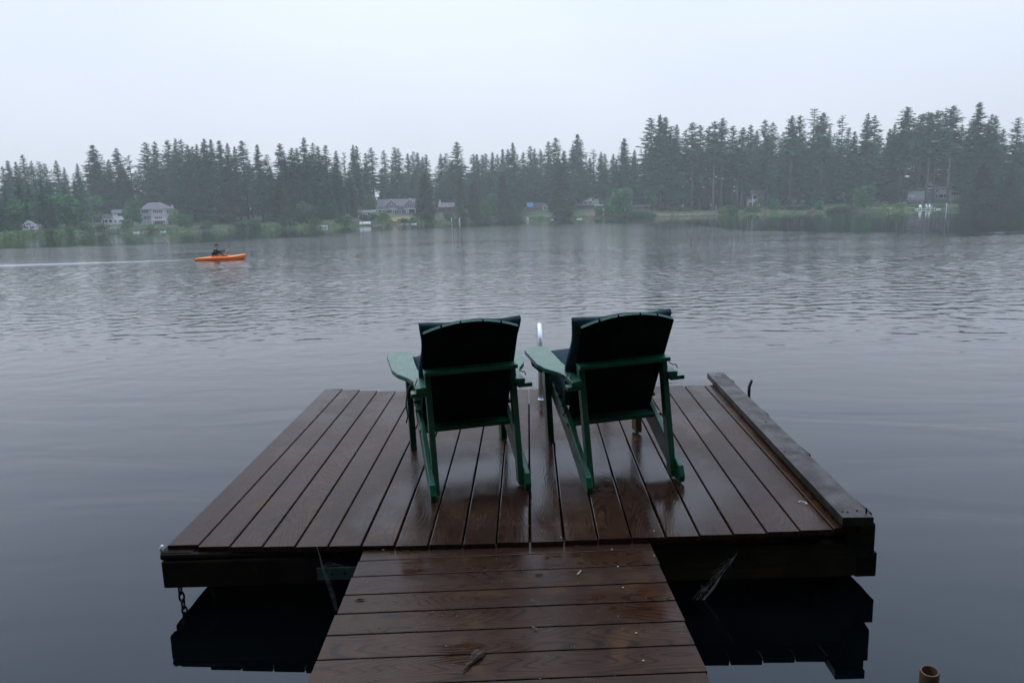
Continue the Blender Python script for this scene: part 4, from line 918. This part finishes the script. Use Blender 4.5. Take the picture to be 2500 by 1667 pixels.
fxs = [-1.6, -1.443, -1.303, -1.149, -1.005, -.86, -.3, .3, 1.2, 1.41, 1.7]; fys = [5.40, 5.40, 5.35, 5.30, 5.265, 5.24, 5.20, 5.17, 5.14, 5.12, 5.12]
PITCH = 2.874/20
for k in range(21):
    x0 = -1.526+PITCH*(k+.5)-.0025; yn = float(np.interp(x0, nxs, nys))+R.uniform(-.004, .004); xf = x0+.027*2.4; yf = float(np.interp(xf, fxs, fys))
    if k == 0: yn += .012
    ym = (yn+yf)/2; xm = x0+.027*(ym-2.85); Lh = (yf-yn)/2
    rounded_board('deck_board', DECK, Lh, PITCH-.0078, .024, .004, dock, (xm, ym-2.85, dz(xm, ym)+R.uniform(-.0008, .0008)), (DY, R.uniform(-.003, .003)-.006, -SK+R.uniform(-.0006, .0006)))
# frame under the deck
def yb(nm, m, x0, x1, z0, z1, y0, y1, bev=.006):
    b = MB().box(x0, x1, y0-2.85, y1-2.85, z0, z1); return b.build(nm, m, dock, bevel=bev)
yb('cap_timber', DARKT, -1.545, 1.20, .238, .268, 2.872, 2.93, .010)
yb('cap_timber', DARKT, -1.548, -1.40, .243, .274, 2.878, 2.99, .012)
yb('fascia_beam', DARKT, -1.540, -.10, .112, .236, 2.868, 2.92, .008)
yb('fascia_beam', TREATED, -.09, 1.462, .078, .226, 2.868, 2.92, .006)
yb('blocking', DARKT, .55, 1.32, .228, .262, 2.90, 3.0, .012)
yb('rim_beam', DARKY, 1.408, 1.535, .165, .322, 2.86, 5.2, .010)
yb('side_rail', DARKY, 1.475, 1.568, .055, .168, 2.90, 5.25, .006)
yb('side_beam', DARKY, -1.545, -1.49, .10, .262, 2.94, 5.2, .008)
for i, x in enumerate((-1.1, -.6, -.1, .4, .9, 1.3)): yb('joist', DARKY, x-.02, x+.02, .12, .262, 2.93, 5.05)
yb('back_beam', DARKT, -1.45, 1.45, .10, .30, 5.06, 5.10)
for x0, x1 in ((-1.40, -.05), (.05, 1.36)):
    b = MB().box(x0, x1, .12, 2.2, -.25, .112); b.build('float_block', FLOATM, dock, bevel=.05, seg=3)
yb('under_deck', FLOATM, -1.44, 1.40, .205, .225, 2.93, 5.05)
# raised kerb plank on the right
cu = rounded_board('kerb_plank', CURB, 1.255, .128, .038, .004, dock, (1.489, 1.215, .408), (DY*.72, 0, -.047))
for y in (.1, .8, 1.5, 2.3):
    MB().box(1.40+.045*y, 1.51+.045*y, y-.09, y+.09, .30, .368+.028*y).build('kerb_block', DARKY, dock, bevel=.006)
for x, y in ((1.39, .02), (1.41, .015), (1.455, .025), (1.482, .0), (1.52, 2.36), (1.57, 2.38), (1.42, .75), (1.50, 1.25)):
    z = .409+.0275*(y-1.215)
    MB().tube([(x, y, z-.002), (x, y, z+(.022 if x == 1.482 else .003))], .004, 6).build('nail', IRON, dock)
p = on_z(1828, 980, .33)
MB().tube([(p.x, p.y-2.85, .15), (p.x, p.y-2.85, .43), (p.x+.004, p.y-2.85, .45), (p.x+.016, p.y-2.85, .478), (p.x+.014, p.y-2.85, .49)], [.011, .011, .012, .010, .007], 8).build('mooring_rod', STEELROD, dock, True)
MB().tube([(-1.545, .06, .255), (-1.556, .06, .275), (-1.545, .06, .292)], .006, 8).build('corner_ring', METAL, dock, True)
# chain
for i in range(5):
    z = .10-i*.034; b = MB(); pts = []
    for k in range(13):
        a = 2*PI*k/12; u_, v_ = .011*math.cos(a), .024*math.sin(a); x_ = -1.475+i*.003
        pts.append((x_+(u_ if i % 2 else 0), .03+(0 if i % 2 else u_), z+v_))
    b.tube(pts, .0042, 6).build('chain_link', IRON, dock, True)
tag(dock.children[-1], 'rusty chain link hanging at the left corner')
# moss crumbs along the near edge under the board ends
b = MB()
for i in range(420):
    x = R.uniform(-1.5, 1.35); z = R.choice((.236, .27, .112))+R.uniform(-.006, .010); q = R.uniform(.0012, .0042)*(1.5 if R.random() < .1 else 1); y = R.uniform(2.858, 2.872)
    b.box(x-q, x+q, y-q, y+q, z-q*.6, z+q*.6)
o = b.build('moss_crumbs', simple('pale_crumbs', (.11, .10, .07), .9, .6, 40), dock, fix=False); o['kind'] = 'stuff'

# ---------------------------------------------------------------- gangway
gw = empty('gangway', (0, 2.88, 0)); tag(gw, 'narrow wooden gangway of cross boards leading up to the dock', 'gangway')
GY = [2.872, 2.758, 2.625, 2.487, 2.358, 2.225, 2.088, 1.948, 1.812, 1.675, 1.535]+[1.535-.1385*k for k in range(1, 22)]
for i, y in enumerate(GY[:-1]):
    wdt = GY[i]-GY[i+1]-.0055; ym = (GY[i]+GY[i+1])/2; x0, x1 = -.655+R.uniform(-.003, .003), .562+R.uniform(-.003, .003)
    o = rounded_board('gangway_board', DECK, (x1-x0)/2, wdt, .024, .003, gw, ((x0+x1)/2, ym-2.88, .277+.0008*math.sin(i)), (0, 0, -PI/2+.022-.0015*i))
    o.rotation_euler = (0, 0, PI/2+.026-.001*i)
for x in (-.60, -.05, .50): MB().box(x-.02, x+.02, -4.2, -.02, .11, .2525).build('stringer', DARKY, gw, bevel=.003)
hp = MB().box(-.865, -.60, -.035, -.030, .143, .199).build('hinge_plate', GALV, gw, bevel=.001)
for x in (-.80, -.745, -.69): MB().tube([(x, -.0365, .171), (x, -.0352, .171)], .006, 8).build('bolt_hole', DARKW, hp)

# ---------------------------------------------------------------- garden chairs (Adirondack form)
def slab_xy(poly, z0, z1, dzdy=0.0):
    b = MB(); n = len(poly)
    b.add([(x, y, z0+dzdy*y) for x, y in poly]+[(x, y, z1+dzdy*y) for x, y in poly], [tuple(range(n))[::-1], tuple(range(n, 2*n))]+[(i, (i+1) % n, n+(i+1) % n, n+i) for i in range(n)]); return b
def make_chair(loc, yaw, label, tilt, legmat):
    c = empty('garden_chair', loc, yaw); c.rotation_euler = (DY, tilt, yaw); tag(c, label, 'garden chair', 'green slatted garden chairs on the dock')
    for s in (-1, 1):
        # stringer: rear foot up to the front of the seat
        pl = [(-.045, .0), (-.055, .035), (-.035, .085), (.06, .135), (.36, .285), (.74, .40), (.80, .385), (.80, .31), (.40, .165), (.16, .055), (.06, .0)]
        MB().prism(pl, 'x', s*.235-.014, s*.235+.014).build('rear_leg', GREEN, c, bevel=.004)
        # upright back post, inner face of the stringer
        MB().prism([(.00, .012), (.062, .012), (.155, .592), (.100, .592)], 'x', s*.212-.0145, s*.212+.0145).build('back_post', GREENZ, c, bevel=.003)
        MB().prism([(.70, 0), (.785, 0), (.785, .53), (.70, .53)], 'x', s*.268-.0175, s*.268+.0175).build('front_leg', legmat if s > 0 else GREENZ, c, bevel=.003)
        # arm bracket
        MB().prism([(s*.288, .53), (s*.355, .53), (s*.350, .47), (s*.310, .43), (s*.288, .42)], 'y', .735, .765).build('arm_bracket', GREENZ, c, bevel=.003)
        pa = [(s*.222, .06), (s*.275, .05), (s*.278, .19), (s*.300, .27), (s*.345, .36), (s*.368, .46), (s*.378, .80), (s*.365, .85), (s*.335, .868), (s*.27, .868), (s*.243, .85), (s*.236, .80), (s*.236, .45), (s*.222, .25)]
        if s < 0: pa = pa[::-1]
        else: pa = [(x*.95, y) for x, y in pa]
        slab_xy(pa, .520, .545, .008).build('armrest', GREENARM, c, bevel=.004)
    # upper rail (lies flat behind the slats) and lower rail
    MB().box(-.230, .230, .060, .140, .596, .617).build('back_rail', GREEN, c, bevel=.003)
    o = MB().box(-.255, .262, .300, .405, .232, .254).build('lower_rail', GREEN, c, bevel=.003)
    # arm support rail ends
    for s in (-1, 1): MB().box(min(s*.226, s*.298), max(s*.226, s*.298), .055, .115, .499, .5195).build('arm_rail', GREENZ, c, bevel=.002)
    # seat slats
    for i in range(5):
        y = .42+i*.082; z = .303+.30*(y-.36); MB().box(-.262, .262, y-.034, y+.034, z, z+.02).build('seat_slat', GREEN, c, bevel=.003)
    MB().box(-.27, .27, .802, .822, .29, .40).build('front_rail', GREEN, c, bevel=.003)
    # fanned back slats with rounded tops: arc height per slat
    a0 = Vector((0, .385, .262)); up = Vector((0, -.566, .824)).normalized()       # recline
    Lc = .735
    tops = [.665, .712, .735, .712, .665]
    for i in range(5):
        xb = (i-2)*.090; xt = (i-2)*.0935; wb, wt = .086, .080; b = MB(); n = 7; edge = []
        wt2 = wt+(.018 if i == 2 else 0); 
        if i == 1: xt -= .004
        if i == 3: xt += .004
        for q in range(n):
            u = -1+2*q/(n-1); x = xt+u*wt2/2; r_ = x/.27; edge.append((x, .745-.085*r_*r_-(0.0)))
        poly = [(xb-wb/2, -.05), (xb+wb/2, -.05)]+[(x, h) for x, h in edge[::-1]]
        vs = []
        for off in (0, .018):
            for x, h in poly:
                p = a0+up*(h*.975)+Vector((0, up.z, -up.y))*off; vs.append((x, p.y, p.z))
        m_ = len(poly); b.add(vs, [tuple(range(m_)), tuple(range(m_, 2*m_))[::-1]]+[(k, (k+1) % m_, m_+(k+1) % m_, m_+k) for k in range(m_)])
        b.build('back_slat', SLAT, c, bevel=.0025)
        # arched top edge given a brighter green strip, painted as if lit from above
        tb = MB(); pts = []
        for x, h in edge: pts.append(x)
        vs = []; 
        for x, h in edge:
            for off in (.001, .017):
                p = a0+up*(h*.975+.0022)+Vector((0, up.z, -up.y))*off; vs.append((x, p.y, p.z))
        tb.add(vs, [(2*k, 2*k+1, 2*k+3, 2*k+2) for k in range(len(edge)-1)]).build('lit_slat_edge', GREENTOP, c)
    return c, a0, up
def make_cushion(loc, rot, label, a0, up, dx, twist):
    e = empty('chair_cushion', loc); e.rotation_euler = rot; tag(e, label, 'cushion', 'navy cushions tied to the garden chairs')
    nrm = Vector((0, up.z, -up.y))
    def pad_(nm, o, ax, ay, nz_, w_, L_, T_, seed):
        b = MB(); nx, ny = 12, 16; rr = random.Random(seed); idx = {}
        for side in (0, 1):
            for i in range(nx+1):
                for j in range(ny+1):
                    u, v = i/nx*2-1, j/ny*2-1; ed = min(1, (1-abs(u)**8))*min(1, (1-abs(v)**8)); th = T_*(.34+.66*max(0, ed)**.45)
                    th *= 1+.05*math.sin(v*9+seed)*(1 if side else .4)
                    wob = .008*math.sin(v*5+seed+u*2)*(abs(u) > .9); x = ax*(u*w_/2+wob+dx)+ay*((v+1)/2*L_ + .006*math.sin(u*6+seed)*(abs(v) > .9)); z = nz_*(T_/2+(th/2 if side else -th/2))
                    idx[(side, i, j)] = len(b.v); b.v.append(tuple(o+x+z))
        for side in (0, 1):
            for i in range(nx):
                for j in range(ny):
                    q = (idx[(side, i, j)], idx[(side, i+1, j)], idx[(side, i+1, j+1)], idx[(side, i, j+1)]); b.f.append(q if side else q[::-1])
        for j in range(ny):
            for i in (0, nx): b.f.append((idx[(0, i, j)], idx[(0, i, j+1)], idx[(1, i, j+1)], idx[(1, i, j)]))
        for i in range(nx):
            for j in (0, ny): b.f.append((idx[(0, i, j)], idx[(1, i, j)], idx[(1, i+1, j)], idx[(0, i+1, j)]))
        return b.build(nm, FAB, e, True)
    X = Vector((1, math.sin(twist)*.0, 0))
    pad_('back_pad', a0+up*.06+nrm*.020, X, up, nrm, .478, .610, .080, 1)
    sy = Vector((0, .955, .287)).normalized()
    pad_('seat_pad', Vector((0, .40, .338)), X, sy, Vector((0, -.287, .955)), .49, .46, .085, 2)
    for s in (-1, 1):
        bx = s*.268
        MB().tube([(bx-s*.01, .16, .565), (bx-s*.004, .12, .560), (bx, .10, .568), (bx+s*.004, .09, .560), (bx+s*.006, .09, .550)], .0026, 6).build('tie', CORD, e, True)
    MB().tube([(-.285, .10, .57), (-.315, .05, .545), (-.330, .0, .49), (-.325, -.0, .43), (-.335, .01, .395)], .0035, 6).build('tie', CORD, e, True)
    return e
c1, a0, up = make_chair((-.178, 3.345, dz(-.178, 3.352)+.0015), math.radians(12), 'green garden chair on the left, angled a little away to the left', -.022, GREENZ)
c2, _, _ = make_chair((.585, 3.375, dz(.587, 3.379)+.0015), math.radians(8.5), 'green garden chair on the right with one bare wooden front leg', -.045, TAN)
make_cushion(c1.location, c1.rotation_euler, 'navy cushion squared over the back of the left green chair', a0, up, .004, 0)
make_cushion(c2.location, c2.rotation_euler, 'navy cushion shifted to the left on the right green chair', a0, up, -.014, .02)

# ---------------------------------------------------------------- swim ladder at the far edge
lb = on_z(1322, 977, dz(.19, 4.84)); ld = empty('swim_ladder', (lb.x, lb.y, lb.z)); ld.rotation_euler = (0, 0, -.02)
tag(ld, 'swim ladder whose pale metal hoop rises between the two chairs', 'ladder')
for dx in (0, .46):
    pts = [(dx, 0, 0), (dx, 0, .36)]
    for k in range(13):
        a = PI-PI*k/12; pts.append((dx, .16+.16*math.cos(a), .40+.11*math.sin(a)))
    pts += [(dx, .32, .3), (dx, .34, -.1), (dx, .34, -1.0)]
    MB().tube(pts, .0185, 12).build('handrail', METAL, ld, True)
    MB().tube([(dx, 0, 0), (dx, 0, .012)], .026, 12).build('flange', METAL, ld, True)
for z in (-.35, -.6, -.85): MB().box(0, .46, .31, .37, z-.012, z+.012).build('step', METAL, ld)

# ---------------------------------------------------------------- pipe at lower right
pb = on_z(2270, 1637, .085); pi = empty('steel_pipe', (pb.x, pb.y, 0)); tag(pi, 'open rusty pipe standing in the water at the lower right', 'pipe')
b = MB(); n = 20; zz = [-1.2, .085]
for z, r_ in ((-1.2, .030), (.083, .030), (.086, .029), (.086, .0245), (.083, .0235), (-.3, .0235)):
    for k in range(n): b.v.append((r_*math.cos(2*PI*k/n), r_*math.sin(2*PI*k/n), z+.004*math.sin(2*PI*k/n+1)*(z > 0)))
for i in range(5):
    for k in range(n): b.f.append((i*n+k, i*n+(k+1) % n, (i+1)*n+(k+1) % n, (i+1)*n+k))
b.build('pipe_wall', RUST, pi, True, fix=True)
MB().tube([(0, 0, -.30), (0, 0, -.02)], .0232, 16).build('pipe_inside', RUSTIN, pi)

# ---------------------------------------------------------------- small debris
DEADW = simple('dead_bark', (.045, .028, .020), .85, .5, 60); PALE = simple('pale_bits', (.42, .38, .30), .8, .3, 60); RED = simple('rusty_litter', (.085, .032, .016), .9, .5, 50); STRAW = simple('straw', (.26, .17, .06), .8)
GZ = .277
def gp(px, py): p = on_z(px, py, GZ); return p
def litter(name, label, pts, r, m, z=.004, cat='debris', n=6):
    q = [on_z(x, y, GZ) if y > 1300 else on_z(x, y, .312) for x, y in pts]; c = sum(q, Vector())/len(q); e = MB()
    e.tube([(a.x-c.x, a.y-c.y, (z+ R.uniform(0, .002))) for a in q], r, n)
    o = e.build(name, m, None, False); o.location = (c.x, c.y, c.z); return tag(o, label, cat)
# bark piece
br = gp(1158, 1616); bk = empty('bark_piece', tuple(br)); tag(bk, 'dark torn strip of bark lying on the gangway', 'bark')
q = [gp(1131, 1641), gp(1142, 1629), gp(1152, 1620), gp(1163, 1611), gp(1172, 1602), gp(1184, 1593)]; q = [(v-br) for v in q]
MB().tube([(v.x, v.y, .006+.004*(i % 2)) for i, v in enumerate(q)], [.002, .005, .006, .012, .013, .003], 7).build('strip', DEADW, bk)
MB().tube([(q[2].x-.004, q[2].y, .008), (q[3].x-.010, q[3].y+.004, .015), (q[4].x-.008, q[4].y+.006, .014), (q[5].x-.012, q[5].y, .006)], [.003, .009, .008, .002], 6).build('splinter', DEADW, bk)
for k, (x, y, lbl) in enumerate(((1336, 1361, 'small heap of reddish needles on the first gangway boards, left one of two'), (1362, 1358, 'small heap of reddish needles on the first gangway boards, right one of two'), (1311, 1405, 'reddish needle tuft in the third gangway joint'), (880, 1466, 'reddish fibres in the fourth gangway joint at the left'), (1469, 1316, 'reddish needle tuft on the near edge of the first gangway board'), (1540, 1349, 'reddish tuft in the joint near the right edge of the gangway'))):
    c = gp(x, y); b = MB()
    for i in range(9):
        a = R.uniform(0, PI); ln = R.uniform(.006, .02); ox, oy = R.uniform(-.014, .014), R.uniform(-.006, .006)
        b.tube([(ox-ln*math.cos(a), oy-ln*math.sin(a)*.5, .003), (ox, oy, R.uniform(.004, .009)), (ox+ln*math.cos(a), oy+ln*math.sin(a)*.4, .003)], R.uniform(.0006, .0012), 4)
    o = b.build('needle_litter', RED, None); o.location = tuple(c); tag(o, lbl, 'needles')
litter('straw_needle', 'single yellow needle on the fifth gangway board', [(1299, 1532), (1305, 1535), (1312, 1538)], .0016, STRAW)
litter('dead_twig', 'short dark twig on the first gangway board', [(1403, 1337), (1412, 1333)], .002, DEADW)
litter('pale_petal', 'pale curled petal in the second gangway joint', [(1409, 1405), (1414, 1400), (1418, 1396)], .003, PALE)
litter('dead_twig', 'tiny dark twig near the right end of the sixth gangway board', [(1532, 1581), (1537, 1575)], .0018, DEADW)
litter('catkin', 'pale grey catkin lying on the boards near the right kerb', [(1949, 1230), (1954, 1226), (1960, 1228), (1966, 1230), (1971, 1234)], .0042, PALE, .005, 'catkin')
DOTS = [(1553.6, 1545.8, 'on the fifth gangway board near the right edge'), (1570.6, 1613, 'on the sixth gangway board near the right edge'), (1521, 1434, 'on the third gangway board right of the middle'), (1509, 1383, 'on the second gangway board right of the middle'), (1494, 1341, 'on the first gangway board right of the middle'),
        (708, 1152, 'on the left boards of the dock'), (936, 1342, 'on the first gangway board at the left'), (1597, 1357, 'at the right end of the second gangway board'), (1597, 1296, 'at the near edge of the dock above the gangway corner'), (1370, 1312, 'at the dock edge above the gangway')]
for x, y, wh in DOTS:
    z = GZ if y > 1330 else dz(*on_z(x, y, .315)[:2]); c = on_z(x, y, z); bm = bmesh.new(); bmesh.ops.create_icosphere(bm, subdivisions=1, radius=.004)
    for v in bm.verts: v.co = (v.co.x*R.uniform(.8, 1.3), v.co.y*R.uniform(.8, 1.3), v.co.z*.5+.0018)
    me = bpy.data.meshes.new('pale_fleck'); bm.to_mesh(me); bm.free(); me.materials.append(PALE); o = link('pale_fleck', me, None, tuple(c)); tag(o, 'tiny pale fleck '+wh, 'fleck')
b = MB()
for i in range(260):
    if R.random() < .5: x, y, z = R.uniform(-.64, .55), R.uniform(1.5, 2.88), GZ
    else:
        x, y = R.uniform(-1.5, 1.4), R.uniform(2.86, 3.4)+R.random()**2*1.6; z = dz(x, y)
        x = -1.526+PITCH*round((x+1.526)/PITCH)+.027*(y-2.85)+R.uniform(-.009, .009) if R.random() < .75 else x
    q = R.uniform(.0006, .0017); b.box(x-q, x+q, y-q*R.uniform(.6, 2), y+q, z-.001, z+q)
tag(b.build('board_grit', simple('grit', (.20, .17, .12), .9, .6, 90), None, fix=False), 'fine pale grit and plant crumbs scattered over the boards', 'grit', kind='stuff')
# cobwebs
def web(name, label, strands):
    e = MB()
    for pts, r_ in strands: e.tube(pts, r_, 4, False)
    return tag(e.build(name, WEB, None, fix=False), label, 'cobweb')
Yw = 2.845
def wpt(px, py, j=0.0): v = at_y(px, py, Yw+j); return (v.x, v.y, v.z)
st = []
for i in range(7):
    o_ = i*1.6; st.append(([wpt(771+R.uniform(0, 3), 1332), wpt(779+o_*.3, 1355), wpt(786+o_*.5, 1390), wpt(792+o_, 1408), wpt(806+o_*1.1, 1450), wpt(820+o_*.6, 1494)], .00026))
for i in range(22):
    t = R.random(); y = 1385+t*105; x = 787+t*34; st.append(([wpt(x-2, y), wpt(x+R.uniform(4, 12), y-R.uniform(2, 14))], .00016))
for i in range(4): st.append(([wpt(788, 1382), wpt(800+i*9, 1372+i*2), wpt(866, 1385+i*6)], .00016))
web('cobweb', 'thin grey cobweb strung left of the gangway beside the steel plate', st)
st = []
for i in range(10):
    o_ = i*2.4; st.append(([wpt(1802, 1344), wpt(1787-o_*.2, 1370+o_*.2), wpt(1762-o_*.4, 1402+o_*.5), wpt(1748-o_, 1430+o_*.9), wpt(1722-o_*.8, 1462+o_*.5), wpt(1672, 1488)], .00026))
for i in range(46):
    t = R.random(); x = 1800-t*100; y = 1350+t*115; st.append(([wpt(x, y), wpt(x-R.uniform(5, 24), y+R.uniform(2, 14)), wpt(x-R.uniform(8, 40), y+R.uniform(10, 40))], .00016))
for k in range(3):
    st.append(([wpt(1762-k*3, 1402+k*6), wpt(1735, 1440+k*4), wpt(1716, 1441-k*6), wpt(1711, 1432-k*3)], .00035))
web('cobweb', 'tangled grey cobweb strung right of the gangway before the beam', st)

# ---------------------------------------------------------------- haze
hm = bpy.data.materials.new('lake_haze'); hm.use_nodes = True; ht = hm.node_tree; ht.nodes.clear()
pv = ht.nodes.new('ShaderNodeVolumePrincipled'); pv.inputs['Density'].default_value = .00052; pv.inputs['Color'].default_value = (.92, .98, .97, 1); pv.inputs['Anisotropy'].default_value = .2
ho = ht.nodes.new('ShaderNodeOutputMaterial'); ht.links.new(pv.outputs[0], ho.inputs['Volume'])
tag(MB().box(-1300, 1300, -300, 1300, -3.4, 76).build('haze', hm), 'thin pale mist hanging over the whole lake', 'haze', kind='stuff')
